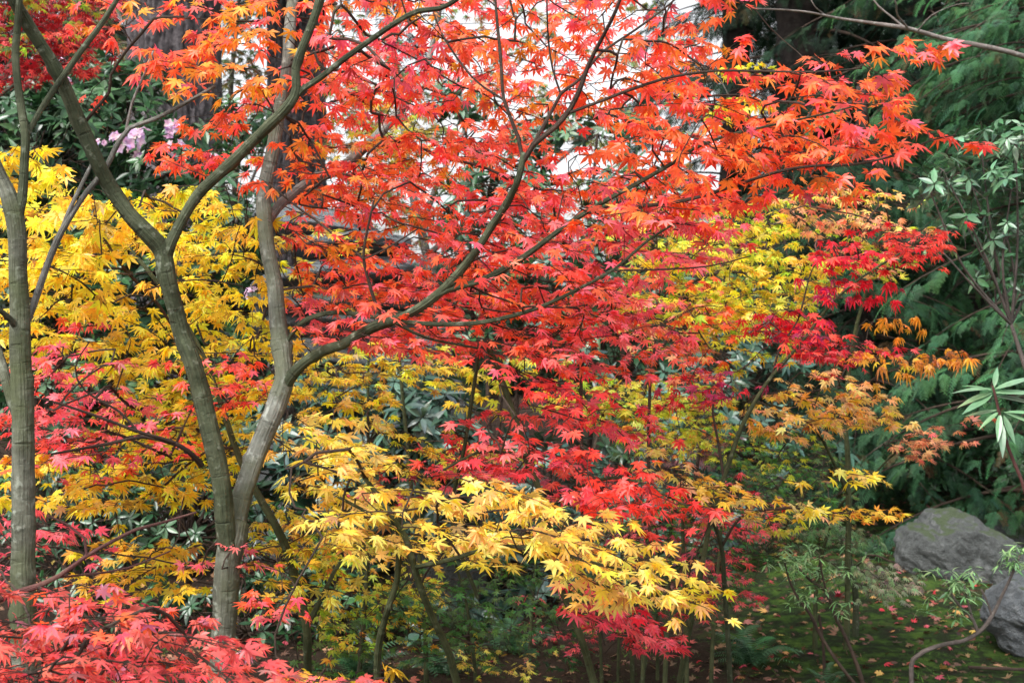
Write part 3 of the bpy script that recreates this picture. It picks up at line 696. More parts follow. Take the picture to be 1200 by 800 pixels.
# ------------------------------------------------------------------ broadleaf evergreens (rhododendrons)
def rhodo(name, label, cat, base, blobs, n_whorl, leaf, pal, seed, twig_mat=None, flowers=None, group=None, per=8, stems=5, tm=None, hang=0.15, twr=1.0, basew=None, hub=None):
    """blobs: list of (x,y,z,rx,ry,rz) ellipsoids in metres; whorls sit near their surface"""
    rr = random.Random(seed); e = thing(name, label, cat, base, group); tm = tm or OVAL
    lp, lt, lu, ls, lc = [], [], [], [], []; T = Tubes(); ends = []
    vol = [b[3] * b[4] + b[3] * b[5] + b[4] * b[5] for b in blobs]; cs = np.cumsum(vol) / sum(vol)
    for w_ in range(n_whorl):
        b = blobs[min(int(np.searchsorted(cs, rr.random())), len(blobs) - 1)]
        v = np.array([rr.gauss(0, 1), rr.gauss(0, 1), rr.gauss(0, 1)]); v /= np.linalg.norm(v); rd = rr.uniform(.45, 1.03) ** .6
        c = np.array(b[:3]) + v * np.array(b[3:]) * rd
        if c[2] < gz(c[0], c[1]) + .03: continue
        ax = norm(v * np.array([1, 1, .6]) + np.array([0, 0, .75]) + np.array([rr.gauss(0, .25), rr.gauss(0, .25), 0]))
        s1 = norm(np.cross(ax, [.3, .9, .1])); s2 = np.cross(ax, s1); a0 = rr.uniform(0, 6.28); k = per + rr.randint(-2, 1)
        ends.append((c, b, ax)); pl_ = pal[min(int(rr.random() ** 1.3 * len(pal)), len(pal) - 1)]; g0 = rr.uniform(.75, 1.25)
        for i in range(k):
            a = a0 + 6.283 * i / k + rr.gauss(0, .15); el = rr.gauss(hang, .32)
            tip = norm(s1 * math.cos(a) + s2 * math.sin(a) + ax * el); up = norm(ax - tip * np.dot(ax, tip) + rg.normal(0, .12, 3))
            lp.append(c + tip * leaf * .06); lt.append(tip); lu.append(up); ls.append(leaf * rr.uniform(.55, 1.15)); g = g0 * rr.uniform(.85, 1.15)
            lc.append([q_ * g for q_ in pl_])
    bw = basew or .25
    roots = [np.array([base[0] + rr.uniform(-bw, bw), base[1] + rr.uniform(-bw * .6, bw * .6), gz(base[0], base[1]) - .05]) for _ in range(stems)]
    mids = []
    for b in blobs:
        r0 = min(roots, key=lambda q_: np.linalg.norm(q_ - np.array(b[:3]))); c = np.array(b[:3]); m = (r0 + c) / 2 + rg.normal(0, .08, 3)
        if hub is not None: r0 = np.array(hub); m = r0 + (c - r0) * .5 + np.array([rr.uniform(-.04, .04), 0, -.04])
        T.add(catmull([[*r0, .022 * twr], [*m, .017 * twr], [*(c - np.array([0, 0, b[5] * .3])), .011 * twr]], .08), 7, .1); mids.append(c - np.array([0, 0, b[5] * .3]))
    for i, (c, b, ax) in enumerate(ends):
        if i % 2 and len(ends) > 500: continue
        k = next(j for j, bb in enumerate(blobs) if bb is b); m = mids[k]
        p1 = m + (c - m) * .5 + rg.normal(0, .05, 3) + np.array([0, 0, -.05])
        T.add(catmull([[*m, .006 * twr], [*p1, .004 * twr], [*(c - ax * .05), .003 * twr], [*c, .0025 * twr]], .09), 4, cap=False)
    if hub is not None:
        h = np.array(hub); T.add(catmull([[h[0] + .32, h[1], gz(h[0], h[1]) - .1, .022], [h[0] + .26, h[1], .8, .018], [h[0] + .12, h[1], 1.3, .012], [*h, .008]], .06), 9, .12)
    LV = Leaves(); LV.add(tm, np.array(lp), np.array(lt), np.array(lu), np.array(ls), np.array(lc)); LV.build('foliage', M_EVER, e)
    T.build('stems', twig_mat or M_TWIG, e)
    if flowers:
        for (px, py, d, rad) in flowers:
            fc = P(px, py, d); FL = Leaves()
            for k in range(5):
                v = norm(rg.normal(0, 1, 3) * [1, .8, .8] + np.array([0, -.7, .35])); c = fc + v * rad; s1 = norm(np.cross(v, [.2, .3, 1])); s2 = np.cross(v, s1); a = np.arange(5) * 6.283 / 5 + rg.uniform(0, 6)
                tip = norm(s1 * np.cos(a)[:, None] + s2 * np.sin(a)[:, None] + v * .55)
                FL.add([oval_template(.42, .25, .12, 3)], np.tile(c, (5, 1)), tip, np.tile(v, (5, 1)), np.full(5, rad * .62), np.array([(.86, .62, .78)]) * rg.uniform(.88, 1.08, (5, 1)))
            FL.build('flower_cluster', M_PETAL, e)
    return e
EG = [(.022, .066, .026), (.035, .10, .035), (.055, .13, .045), (.085, .16, .08)]
EGB = [(.035, .085, .055), (.055, .12, .085), (.10, .17, .135), (.04, .08, .04)]
def bl(px, py, d, rx, ry, rz): q_ = P(px, py, d); return (q_[0], q_[1], q_[2], rx, ry, rz)
rhodo('rhododendron', 'tall rhododendron with pink blossoms behind the yellow leaves at left', 'shrub', (P(150, 400, 9.2)[0], 9.2, gz(-2.6, 9.2)),
      [bl(40, 170, 9.0, .6, .5, .42), bl(120, 150, 9.4, .5, .5, .35), bl(200, 190, 9.0, .45, .4, .3), bl(60, 290, 9.2, .8, .6, .5), bl(180, 290, 9.2, .7, .6, .5), bl(270, 260, 9.0, .35, .4, .4),
       bl(100, 420, 9.2, .9, .6, .6), bl(240, 420, 9.4, .7, .6, .6), bl(60, 560, 9.2, .8, .6, .5), bl(230, 570, 9.6, .8, .6, .5), bl(10, 230, 8.8, .4, .4, .4), bl(60, 110, 9.6, .7, .5, .25), bl(150, 95, 9.8, .35, .4, .2), bl(285, 150, 9.6, .2, .3, .25), bl(285, 350, 9.2, .3, .4, .5)],
      1900, .115, EG, 5, flowers=[(148, 172, 8.5, .07), (157, 166, 8.5, .07), (168, 163, 8.5, .06), (197, 148, 8.5, .06), (205, 155, 8.5, .05), (206, 173, 8.5, .05), (75, 98, 8.4, .04), (72, 76, 8.4, .035), (250, 186, 8.4, .03), (160, 178, 8.5, .05), (297, 345, 8.4, .05), (140, 164, 8.45, .05), (118, 170, 8.5, .035)], stems=8, basew=.9)
rhodo('rhododendron', 'blue green rhododendron behind gold leaves near the middle stone', 'shrub', (P(450, 400, 8.4)[0], 8.4, gz(-.8, 8.4)),
      [bl(470, 450, 7.2, .32, .3, .2), bl(430, 500, 7.4, .4, .4, .3), bl(500, 490, 7.0, .3, .3, .2), bl(420, 570, 7.4, .45, .4, .3), bl(520, 560, 7.4, .4, .4, .3), bl(350, 520, 7.6, .4, .4, .5)], 360, .12, EGB, 6, stems=5)
rhodo('rhododendron', 'broad low blue green rhododendron under the gold and red sprays', 'shrub', (P(640, 400, 8.0)[0], 8.0, gz(.2, 8)),
      [bl(600, 640, 8.0, .5, .4, .3), bl(700, 640, 8.2, .5, .4, .3), bl(560, 720, 7.8, .45, .4, .22), bl(650, 710, 7.8, .4, .4, .2), bl(640, 560, 8.6, .5, .5, .35), bl(480, 640, 8.2, .5, .5, .35), bl(780, 620, 8.6, .5, .4, .3), bl(830, 610, 9.2, .45, .4, .3), bl(700, 760, 7.4, .3, .3, .12), bl(500, 740, 7.2, .4, .3, .18)], 560, .12, EGB, 8)
rhodo('rhododendron', 'tall loose rhododendron against the white sky behind the forked branch', 'shrub', (P(600, 400, 10.5)[0], 10.5, gz(0, 10.5)),
      [bl(590, 200, 10.2, .45, .4, .28), bl(620, 165, 10.4, .3, .3, .2), bl(555, 250, 10.2, .4, .4, .3), bl(700, 150, 10.4, .5, .4, .16), bl(745, 225, 10.6, .5, .4, .25), bl(650, 290, 10.4, .6, .5, .3), bl(545, 115, 10.4, .25, .3, .22), bl(740, 320, 10.4, .6, .5, .4), bl(600, 380, 10.4, .8, .5, .4), bl(720, 420, 10.4, .8, .5, .5), bl(830, 350, 10.6, .5, .4, .5)],
      620, .13, EG + [(.10, .17, .13)], 9, stems=6, basew=.6)
rhodo('rhododendron', 'dense evergreen shrub behind the green yellow maple, right of middle', 'shrub', (P(850, 400, 9.6)[0], 9.6, gz(1.5, 9.6)),
      [bl(860, 420, 9.4, .5, .4, .4), bl(800, 490, 9.2, .5, .4, .35), bl(900, 520, 9.4, .6, .4, .35), bl(760, 560, 9.4, .5, .4, .35), bl(900, 400, 9.8, .5, .4, .4)], 420, .11, EGB, 10)
rhodo('rhododendron', 'open rhododendron with grey twigs and small pale green leaves at the right edge', 'shrub', (P(1195, 400, 5.6)[0], 5.6, gz(2.2, 5.6)),
      [bl(1105, 195, 5.4, .12, .2, .05), bl(1150, 170, 5.5, .16, .2, .06), bl(1190, 160, 5.4, .16, .2, .09), bl(1090, 220, 5.4, .10, .15, .05), bl(1140, 215, 5.5, .16, .2, .06), bl(1185, 215, 5.4, .16, .2, .09), bl(1130, 255, 5.5, .15, .2, .05), bl(1180, 270, 5.5, .16, .2, .09), bl(1105, 292, 5.4, .08, .1, .04), bl(1165, 320, 5.6, .14, .2, .05), bl(1210, 300, 5.6, .2, .2, .25)],
      135, .068, [(.06, .15, .07), (.10, .21, .11), (.16, .27, .16), (.07, .14, .08)], 12, twig_mat=M_TWIGP, per=7, twr=.3, hang=-0.25, stems=2, basew=.06, hub=P(1185, 380, 5.55))
rhodo('rhododendron', 'dark small leaved shrub behind the boulders at the right', 'shrub', (P(1180, 400, 10.8)[0], 10.8, gz(4, 10.8)),
      [bl(1190, 545, 10.8, .5, .4, .22), bl(1130, 560, 11.2, .5, .4, .16), bl(1195, 480, 11.2, .6, .4, .35), bl(1060, 540, 11.2, .4, .4, .2)], 420, .075, EG[:3], 13, per=9)
rhodo('rhododendron', 'dark evergreen shrub under the yellow leaves behind the left trunks', 'shrub', (P(140, 400, 7.2)[0], 7.2, gz(-2, 7.2)),
      [bl(150, 590, 7.2, .4, .3, .25), bl(220, 610, 7.2, .4, .3, .3), bl(60, 600, 7.4, .5, .3, .3), bl(330, 640, 7.4, .4, .3, .3), bl(120, 680, 7, .5, .3, .3), bl(400, 700, 7.2, .5, .3, .25), bl(290, 720, 7, .5, .3, .3)], 520, .075, EG[:2], 14, per=7)

# upright sprig with long narrow leaves, right edge
def sprig():
    e = thing('rhododendron_sprig', 'near sprig of long narrow green leaves reaching in at the right edge', 'plant', tuple(P(1215, 1020, 4.0)))
    T = Tubes(); T.add(catmull([[*P(1222, 1020, 4.0), .009], [*P(1222, 720, 4.0), .008], [*P(1205, 590, 4.0), .006], [*P(1180, 520, 4.0), .005], [*P(1166, 462, 4.0), .004], [*P(1163, 452, 4.0), .003]], .03), 7, .1)
    T.build('stem', M_TWIGR, e)
    lp, lt, lu, ls = [], [], [], []
    for (px, py, dx, dy, dz_, s) in [(1163, 462, -.9, -.4, -.45, .13), (1163, 460, -1, -.2, -.25, .12), (1163, 458, -.5, -.2, .15, .11), (1165, 456, .8, -.2, .3, .13), (1165, 460, 1, -.3, .02, .13), (1167, 464, .9, -.2, -.15, .12), (1165, 454, .2, .3, .6, .08), (1163, 456, -1, .3, .02, .12),
                                     (1172, 484, -.25, -.5, -.85, .10), (1176, 486, .2, -.5, -.9, .10), (1171, 482, -.8, -.3, -.5, .09), (1176, 483, .9, -.3, 0, .12), (1175, 482, .9, -.4, -.35, .11), (1172, 492, -.1, -.6, -.9, .12), (1170, 480, -.9, .4, -.2, .10)]:
        lp.append(P(px, py, 4.0)); lt.append((dx, dy, dz_)); lu.append((rnd.gauss(0, .15), -.45, 1)); ls.append(s)
    LV = Leaves(); n = len(lp); LV.add([oval_template(.10, .15, .14, 5), oval_template(.115, .05, .14, 5)], np.array(lp), norm(np.array(lt)), norm(np.array(lu)), np.array(ls), np.tile((.16, .30, .15), (n, 1)) * rg.uniform(.7, 1.2, (n, 1)))
    LV.build('leaves', M_EVER, e)
sprig()

# ------------------------------------------------------------------ bare lichened branch, upper right: it belongs to a tree beyond the edge
e = thing('bare_branch_tree', 'bare grey lichened branch sweeping in from the upper right corner', 'tree', (P(1420, 400, 6.5)[0], 6.5, gz(3.4, 6.5)))
t = Tree.__new__(Tree); t.e = e; t.pos = []; t.par = []; t.cnt = []; t.fix = []; t.twigs = []; t.pet = Tubes()
t.stem('trunk', [(1425, 800, 6.5, 30), (1420, 500, 6.5, 26), (1410, 200, 6.5, 22), (1400, -200, 6.5, 16)], M_GTWIG, 12)
t.stem('branch', [(1412, 190, 6.5, 12), (1330, 120, 6.4, 9), (1260, 85, 6.3, 8), (1200, 66, 6.2, 7), (1150, 54, 6.1, 6.5), (1105, 45, 6.1, 6), (1060, 33, 6, 5.5), (1020, 27, 6, 4.5), (985, 22, 6, 3.5), (935, 13, 5.9, 2.6), (880, 10, 5.8, 2)], M_GTWIG, 9, .12)
t.stem('branch', [(1060, 33, 6, 3.2), (1045, 20, 6, 2.6), (1030, 8, 6, 2.2), (1018, -8, 6, 2)], M_GTWIG, 6)
t.stem('branch', [(1064, 33, 6, 3), (1052, 18, 5.9, 2.4), (1050, 4, 5.8, 2.2), (1042, -15, 5.8, 1.8)], M_GTWIG, 6)
t.stem('branch', [(1075, 37, 6, 2.4), (1092, 18, 5.9, 1.6), (1120, 6, 5.9, 1.3), (1135, 4, 5.8, 1)], M_GTWIG, 6)
t.stem('branch', [(968, 19, 6, 2), (955, 8, 5.9, 1.6), (948, -4, 5.9, 1.4)], M_GTWIG, 6)

# ------------------------------------------------------------------ THE MAPLES
MG = 'japanese maples in autumn leaf'
REDTOP = [(PINK, 1.2), (RED, 2.4), ((.84, .13, .06), 3), (ORANGE, 2), (ORANGE2, 2), (GOLDO, .5)]
REDMID = [(PINK, 2.2), (RED, 1.2), ((.86, .17, .09), 3), (ORANGE, 2), (ORANGE2, 1.6)]
PINKS = [(PINK, 4), ((.86, .17, .10), 2.5), (RED, 1.2), (ORANGE, 1.8)]  # lower tiers: real leaf pink with sky sheen painted in
t1 = Tree('maple_tree', 'big red and orange maple with forked grey green trunk, left of centre', 'maple tree', (*P(252, 1025, 4.0)[:2], 0), MG)
t1.stem('trunk', [(248, 1040, 4.0, 56), (254, 900, 4.0, 42), (260, 780, 4.0, 36), (263, 720, 4.0, 33), (268, 660, 4.0, 36), (271, 640, 4.01, 37), (276, 612, 4.03, 34)], M_BARK, 22, .07, .015)
t1.stem('limb', [(264, 690, 4.01, 24), (270, 640, 4.02, 29), (281, 590, 4.05, 28), (294, 550, 4.06, 27), (313, 500, 4.1, 27), (328, 462, 4.12, 28), (333, 440, 4.13, 26), (328, 395, 4.18, 24), (322, 340, 4.2, 22), (313, 285, 4.25, 21), (309, 235, 4.3, 20), (316, 190, 4.35, 19), (328, 130, 4.4, 17), (338, 60, 4.4, 16), (345, -40, 4.5, 14), (350, -160, 4.5, 11)], M_BARKP, 20, .06, .015)
t1.stem('limb', [(270, 660, 4.0, 24), (264, 610, 3.98, 26), (260, 570, 3.97, 26), (250, 520, 3.95, 26), (238, 470, 3.95, 26), (225, 425, 3.92, 24), (212, 390, 3.92, 23), (204, 355, 3.9, 23), (197, 325, 3.88, 24), (189, 292, 3.88, 25), (172, 272, 3.86, 24), (150, 250, 3.85, 22), (130, 220, 3.84, 21), (112, 185, 3.8, 20), (96, 150, 3.78, 20), (80, 112, 3.74, 19), (60, 72, 3.7, 18), (35, 32, 3.66, 18), (10, -12, 3.6, 17), (-20, -70, 3.6, 14)], M_BARKG, 18, .05, .02)
t1.stem('limb', [(195, 322, 3.89, 13), (194, 303, 3.88, 17), (200, 284, 3.88, 16), (214, 256, 3.9, 15), (233, 228, 3.89, 14), (258, 203, 3.88, 14), (290, 172, 3.86, 14), (318, 145, 3.83, 14), (340, 122, 3.8, 14), (348, 105, 3.8, 12), (347, 80, 3.8, 11), (356, 52, 3.8, 11), (368, 22, 3.8, 10), (376, -8, 3.8, 10), (388, -70, 3.8, 8)], M_BARKG, 14, .05, .02)
t1.stem('branch', [(344, 117, 3.8, 6), (356, 104, 3.8, 8), (375, 92, 3.8, 7.5), (400, 72, 3.77, 7.5), (432, 48, 3.75, 7), (465, 26, 3.7, 7), (490, 13, 3.7, 7), (515, 10, 3.7, 6.5), (540, -4, 3.65, 6), (580, -40, 3.6, 5)], M_BARKG, 10)
t1.stem('limb', [(322, 482, 4.12, 13), (330, 460, 4.12, 17), (341, 441, 4.11, 17), (355, 426, 4.1, 15), (375, 413, 4.08, 13.5), (402, 403, 4.03, 13), (422, 391, 4.0, 13), (442, 381, 3.98, 13.5), (462, 376, 3.95, 12.5), (484, 366, 3.93, 12), (510, 347, 3.9, 12), (535, 322, 3.86, 11), (557, 295, 3.82, 10), (577, 264, 3.8, 9.5), (596, 235, 3.75, 9), (608, 208, 3.7, 8.5), (613, 180, 3.7, 8)], M_BARKG, 14, .05, .02)
t1.stem('branch', [(613, 190, 3.7, 5), (607, 160, 3.7, 5), (598, 138, 3.7, 4.6), (590, 115, 3.7, 4.5), (587, 70, 3.7, 4.2), (583, 30, 3.7, 4), (579, -20, 3.7, 3)], M_TWIG, 8)
t1.stem('branch', [(613, 190, 3.7, 6), (625, 170, 3.68, 7), (650, 150, 3.65, 7), (668, 128, 3.64, 6.5), (680, 103, 3.62, 6.5), (690, 75, 3.6, 5.5), (707, 42, 3.55, 5), (722, 12, 3.5, 4.6), (735, -25, 3.5, 4)], M_TWIG, 9)
t1.stem('branch', [(614, 186, 3.7, 5), (632, 157, 3.72, 5), (648, 128, 3.75, 4.5), (657, 110, 3.75, 4.5), (680, 92, 3.8, 3.6), (705, 62, 3.8, 3.4), (745, 35, 3.85, 3), (785, 5, 3.9, 2.6), (810, -20, 3.9, 2)], M_TWIG, 8)
t1.stem('branch', [(657, 110, 3.75, 3.2), (648, 82, 3.75, 3), (643, 50, 3.75, 2.8), (641, 10, 3.7, 2.4), (641, -20, 3.7, 2)], M_TWIG, 6)
t1.stem('branch', [(668, 132, 3.64, 4), (700, 120, 3.6, 4.2), (745, 103, 3.55, 4), (790, 90, 3.5, 3.6), (840, 83, 3.45, 3.2), (900, 84, 3.4, 2.8), (960, 84, 3.3, 2.4), (1010, 80, 3.25, 2)], M_TWIG, 7)
t1.stem('branch', [(590, 117, 3.7, 3.5), (560, 97, 3.72, 3), (537, 70, 3.75, 2.8), (518, 40, 3.8, 2.4), (508, 15, 3.8, 2)], M_TWIG, 6)
t1.stem('limb', [(505, 352, 3.9, 7), (525, 340, 3.88, 8.5), (560, 330, 3.86, 8), (595, 313, 3.84, 8), (625, 293, 3.8, 7.5), (655, 270, 3.78, 7), (690, 247, 3.74, 6.5), (722, 228, 3.7, 6), (755, 210, 3.68, 5.5), (790, 190, 3.65, 5), (812, 175, 3.6, 4.5), (850, 160, 3.55, 3.6), (900, 148, 3.5, 3.2), (960, 135, 3.45, 2.6), (1000, 125, 3.4, 2)], M_BARKG, 10)
t1.stem('branch', [(690, 249, 3.74, 5), (722, 243, 3.72, 5), (770, 240, 3.68, 4.8), (815, 232, 3.62, 4.5), (860, 218, 3.58, 4.2), (905, 203, 3.52, 4), (950, 195, 3.48, 3.6), (1000, 193, 3.42, 3.2), (1050, 182, 3.36, 2.6), (1090, 165, 3.3, 2.2), (1120, 158, 3.3, 1.8)], M_TWIG, 8)
t1.stem('branch', [(456, 378, 3.96, 5), (480, 378, 3.92, 6.5), (515, 380, 3.88, 6), (560, 378, 3.84, 6), (600, 370, 3.8, 5.5), (640, 357, 3.78, 5), (680, 338, 3.75, 4.4), (720, 315, 3.72, 4), (755, 285, 3.7, 3.4), (790, 262, 3.68, 3)], M_BARKG, 9)
t1.stem('branch', [(720, 317, 3.72, 2.8), (770, 316, 3.7, 2.6), (830, 312, 3.68, 2.2), (880, 300, 3.66, 1.8)], M_TWIG, 6)
t1.stem('branch', [(452, 380, 3.97, 4.5), (440, 355, 3.95, 4.5), (431, 325, 3.94, 4.2), (426, 300, 3.92, 3.8), (430, 272, 3.9, 3.2), (438, 235, 3.88, 2.6)], M_TWIG, 7)
t1.stem('branch', [(426, 303, 3.92, 3.4), (400, 282, 3.93, 3.2), (370, 258, 3.95, 3), (345, 240, 3.96, 2.6), (315, 215, 3.98, 2.2)], M_TWIG, 7)
t1.stem('branch', [(427, 303, 3.92, 3), (450, 293, 3.9, 2.6), (490, 268, 3.85, 2)], M_TWIG, 6)
t1.stem('branch', [(335, 404, 4.17, 5), (348, 383, 4.15, 7), (368, 371, 4.12, 6.5), (395, 366, 4.1, 6), (430, 370, 4.05, 5.5), (458, 376, 4.0, 5), (500, 396, 4, 3.5), (560, 408, 4, 3)], M_BARKG, 9)
t1.stem('limb', [(312, 262, 4.26, 12), (330, 238, 4.4, 13), (365, 212, 4.6, 13), (400, 196, 4.8, 13), (430, 170, 4.95, 13), (458, 142, 5.05, 13), (480, 112, 5.1, 13), (497, 97, 5.15, 11), (505, 60, 5.2, 7), (514, 20, 5.2, 6), (520, -30, 5.2, 5)], M_BARKGREY, 12)
t1.stem('branch', [(236, 545, 3.96, 8), (222, 530, 3.9, 6.5), (200, 517, 3.86, 5.5), (170, 508, 3.8, 4.5), (120, 490, 3.75, 4), (60, 470, 3.7, 3), (10, 460, 3.7, 2)], M_TWIG, 8)
t1.stem('branch', [(205, 521, 3.87, 4.5), (170, 512, 3.83, 4.5), (120, 521, 3.8, 4), (60, 532, 3.7, 3)], M_TWIG, 7)
t1.stem('branch', [(162, 506, 3.8, 3), (140, 482, 3.8, 3), (100, 458, 3.78, 2.6), (88, 430, 3.78, 2), (105, 400, 3.78, 1.8)], M_TWIG, 6)
t1.stem('branch', [(90, 142, 3.78, 5), (100, 143, 3.78, 4.5), (112, 128, 3.77, 4), (128, 108, 3.75, 4), (130, 88, 3.74, 3.6), (148, 60, 3.7, 4), (165, 40, 3.66, 4), (180, 22, 3.65, 3.5), (215, 20, 3.6, 3)], M_TWIG, 7)
t1.grow([
 dict(poly=[(110, -20), (390, -20), (380, 70), (330, 130), (290, 160), (250, 130), (210, 90), (150, 70), (120, 40)], d=(3.85, 4.7), pal=REDTOP, lai=1.0, size=.078, az=200, pitch=48),
 dict(poly=[(150, 190), (215, 160), (270, 120), (300, 160), (330, 190), (300, 230), (240, 225), (180, 190)], d=(3.7, 4.4), pal=[(RED, 3), (ROSE, 1), (ORANGE, 2)], lai=.8, size=.07, az=200, pitch=45),
 dict(poly=[(85, 100), (120, 105), (125, 120), (90, 122)], d=(3.7, 4.0), pal=[(RED, 3), (PINK, 1)], lai=1.0, size=.06, az=180, pitch=30, per=8),
 dict(poly=[(380, -20), (640, -20), (640, 130), (520, 120), (420, 150), (340, 180), (350, 90)], d=(3.75, 4.8), pal=REDTOP, lai=1.4, size=.072, az=60, pitch=50, seed=3),
 dict(poly=[(640, -20), (880, -20), (820, 60), (760, 130), (640, 150)], d=(3.7, 4.5), pal=REDTOP, lai=1.0, size=.068, az=20, pitch=50, seed=4),
 dict(poly=[(330, 170), (640, 130), (660, 240), (560, 330), (420, 345), (345, 345), (330, 260)], d=(3.95, 4.9), pal=REDTOP, lai=1.35, size=.068, az=40, pitch=44, seed=5),
 dict(poly=[(740, 80), (850, 70), (880, 80), (960, 60), (1050, 80), (1055, 150), (1010, 215), (880, 225), (820, 260), (700, 260), (660, 200)], d=(3.3, 4.1), pal=[(RED, 1.5), (ORANGE, 3.5), (ORANGE2, 2), (PINK, .7)], lai=1.55, size=.074, az=10, pitch=42, seed=6, slope=-2),
 dict(poly=[(560, 240), (700, 190), (840, 220), (850, 290), (740, 340), (600, 370), (520, 330)], d=(3.72, 4.6), pal=REDMID, lai=1.6, size=.070, az=15, pitch=36, seed=7),
 dict(poly=[(1035, 170), (1110, 150), (1150, 150), (1145, 170), (1060, 185)], d=(3.2, 3.4), pal=[(ORANGE, 3), (RED, 2)], lai=1.3, size=.072, az=0, azs=25, pitch=40, per=9, len=.18),
 dict(poly=[(1010, 60), (1085, 50), (1080, 75), (1050, 95), (1000, 95)], d=(3.1, 3.35), pal=[(ORANGE, 3), (PINK, 2), (ORANGE2, 2)], lai=1.5, size=.075, az=5, azs=30, pitch=35, per=9, len=.2),
], mat=M_LEAF)
t1.grow([
 dict(poly=[(340, 340), (470, 320), (600, 350), (720, 340), (780, 360), (800, 400), (770, 440), (700, 430), (600, 410), (480, 410), (350, 395)], d=(3.9, 4.7), pal=PINKS, lai=1.6, size=.068, az=10, pitch=26, seed=8, slope=-4),
 dict(poly=[(-20, 440), (60, 410), (90, 375), (140, 380), (150, 420), (130, 460), (210, 490), (235, 530), (120, 545), (-20, 555)], d=(3.95, 4.5), pal=[(PINK, 3), (RED, 3), (ORANGE, 2)], lai=1.25, size=.068, az=190, pitch=30, seed=9),
 dict(poly=[(235, 412), (300, 408), (318, 450), (290, 490), (240, 480)], d=(4.3, 4.7), pal=[(PINK, 2), (RED, 3), (ORANGE, 2)], lai=1.5, size=.07, az=190, pitch=32, seed=10),
], mat=M_LEAF)
t1.finish()

t2 = Tree('maple_tree', 'slender grey green maple trunk near the left edge, forking at the top', 'maple tree', (*P(28, 1110, 3.6)[:2], 0), MG)
t2.stem('trunk', [(30, 1110, 3.6, 46), (28, 900, 3.6, 36), (28, 720, 3.6, 33), (27, 640, 3.6, 31), (27, 560, 3.6, 30), (27, 490, 3.6, 29), (25, 420, 3.6, 28), (24, 370, 3.6, 27), (22, 320, 3.6, 25), (20, 280, 3.6, 25), (15, 245, 3.6, 25), (5, 215, 3.6, 20), (-12, 180, 3.6, 17), (-40, 120, 3.6, 14)], M_BARK, 20, .05, .02)
t2.stem('limb', [(19, 262, 3.6, 14), (25, 235, 3.6, 13), (28, 200, 3.6, 11.5), (30, 160, 3.6, 11), (25, 130, 3.6, 10.5), (20, 95, 3.6, 10), (18, 60, 3.6, 10), (21, 20, 3.6, 9), (26, -40, 3.6, 8)], M_BARKG, 12)
t2.stem('branch', [(30, 162, 3.6, 6), (40, 143, 3.62, 7), (55, 118, 3.66, 7.5), (75, 88, 3.7, 8), (95, 60, 3.74, 7.5), (118, 30, 3.78, 7), (140, -5, 3.8, 6)], M_BARKG, 10)
t2.stem('branch', [(33, 375, 3.62, 8), (42, 350, 3.65, 9), (54, 315, 3.7, 8.5), (66, 283, 3.72, 8.5), (80, 258, 3.74, 7.5), (102, 225, 3.8, 7), (122, 200, 3.82, 7), (140, 165, 3.84, 7), (152, 150, 3.85, 6), (180, 140, 3.86, 5.5), (215, 122, 3.9, 5), (252, 101, 3.92, 4)], M_BARKGREY, 10)
t2.stem('branch', [(72, 270, 3.73, 6), (82, 245, 3.75, 6), (95, 218, 3.78, 5), (104, 200, 3.8, 5), (112, 185, 3.8, 4)], M_BARKGREY, 8)
t2.stem('branch', [(148, 152, 3.85, 4), (155, 120, 3.85, 3.6), (168, 90, 3.85, 3), (180, 60, 3.85, 2.5)], M_GTWIG, 7)
t2.stem('limb', [(24, 500, 3.62, 14), (14, 470, 3.64, 15), (5, 435, 3.66, 14), (-8, 400, 3.7, 13), (-30, 350, 3.7, 12)], M_BARK, 12)
t2.stem('branch', [(22, 385, 3.6, 12), (10, 372, 3.55, 8), (-8, 358, 3.5, 6), (-30, 340, 3.5, 5)], M_BARK, 9)
t2.grow([dict(poly=[(-60, -60), (60, -60), (30, -10), (-30, 10)], d=(3.4, 4.0), pal=REDTOP, lai=1.2, size=.075, az=180, pitch=45)])
t2.finish()

t3 = Tree('maple_tree', 'bright yellow maple filling the left side behind the grey trunks', 'maple tree', (*P(362, 870, 5.2)[:2], 0), MG)
t3.stem('trunk', [(362, 880, 5.0, 13), (361, 800, 4.9, 11), (359, 740, 4.8, 11), (352, 700, 4.8, 11), (338, 650, 4.75, 11), (322, 612, 4.7, 10.5), (306, 585, 4.7, 10), (288, 555, 4.7, 8.5), (272, 515, 4.7, 8), (258, 470, 4.75, 7), (240, 420, 4.8, 6.5), (205, 360, 4.9, 6), (160, 300, 5, 5), (115, 250, 5.1, 4)], M_STEM, 12, .1)
t3.stem('branch', [(358, 735, 4.8, 8), (370, 715, 4.8, 7), (382, 690, 4.8, 6), (398, 660, 4.85, 5), (430, 640, 4.9, 4.5)], M_STEM, 9)
t3.stem('branch', [(204, 385, 4.85, 4), (180, 350, 4.8, 4.4), (155, 325, 4.75, 4.2), (135, 300, 4.7, 3.8), (115, 265, 4.7, 3.2), (108, 240, 4.7, 2.6)], M_TWIG, 8)
t3.stem('branch', [(145, 315, 4.75, 3), (100, 312, 4.8, 2.8), (50, 305, 4.8, 2.6), (0, 300, 4.8, 2)], M_TWIG, 7)
t3.stem('branch', [(262, 480, 4.75, 4), (300, 400, 4.9, 3.6), (320, 330, 5, 3)], M_TWIG, 7)
YL = [((.86, .66, .06), 4), (YEL, 4), (GOLD, 1.2), (GYEL, .8)]
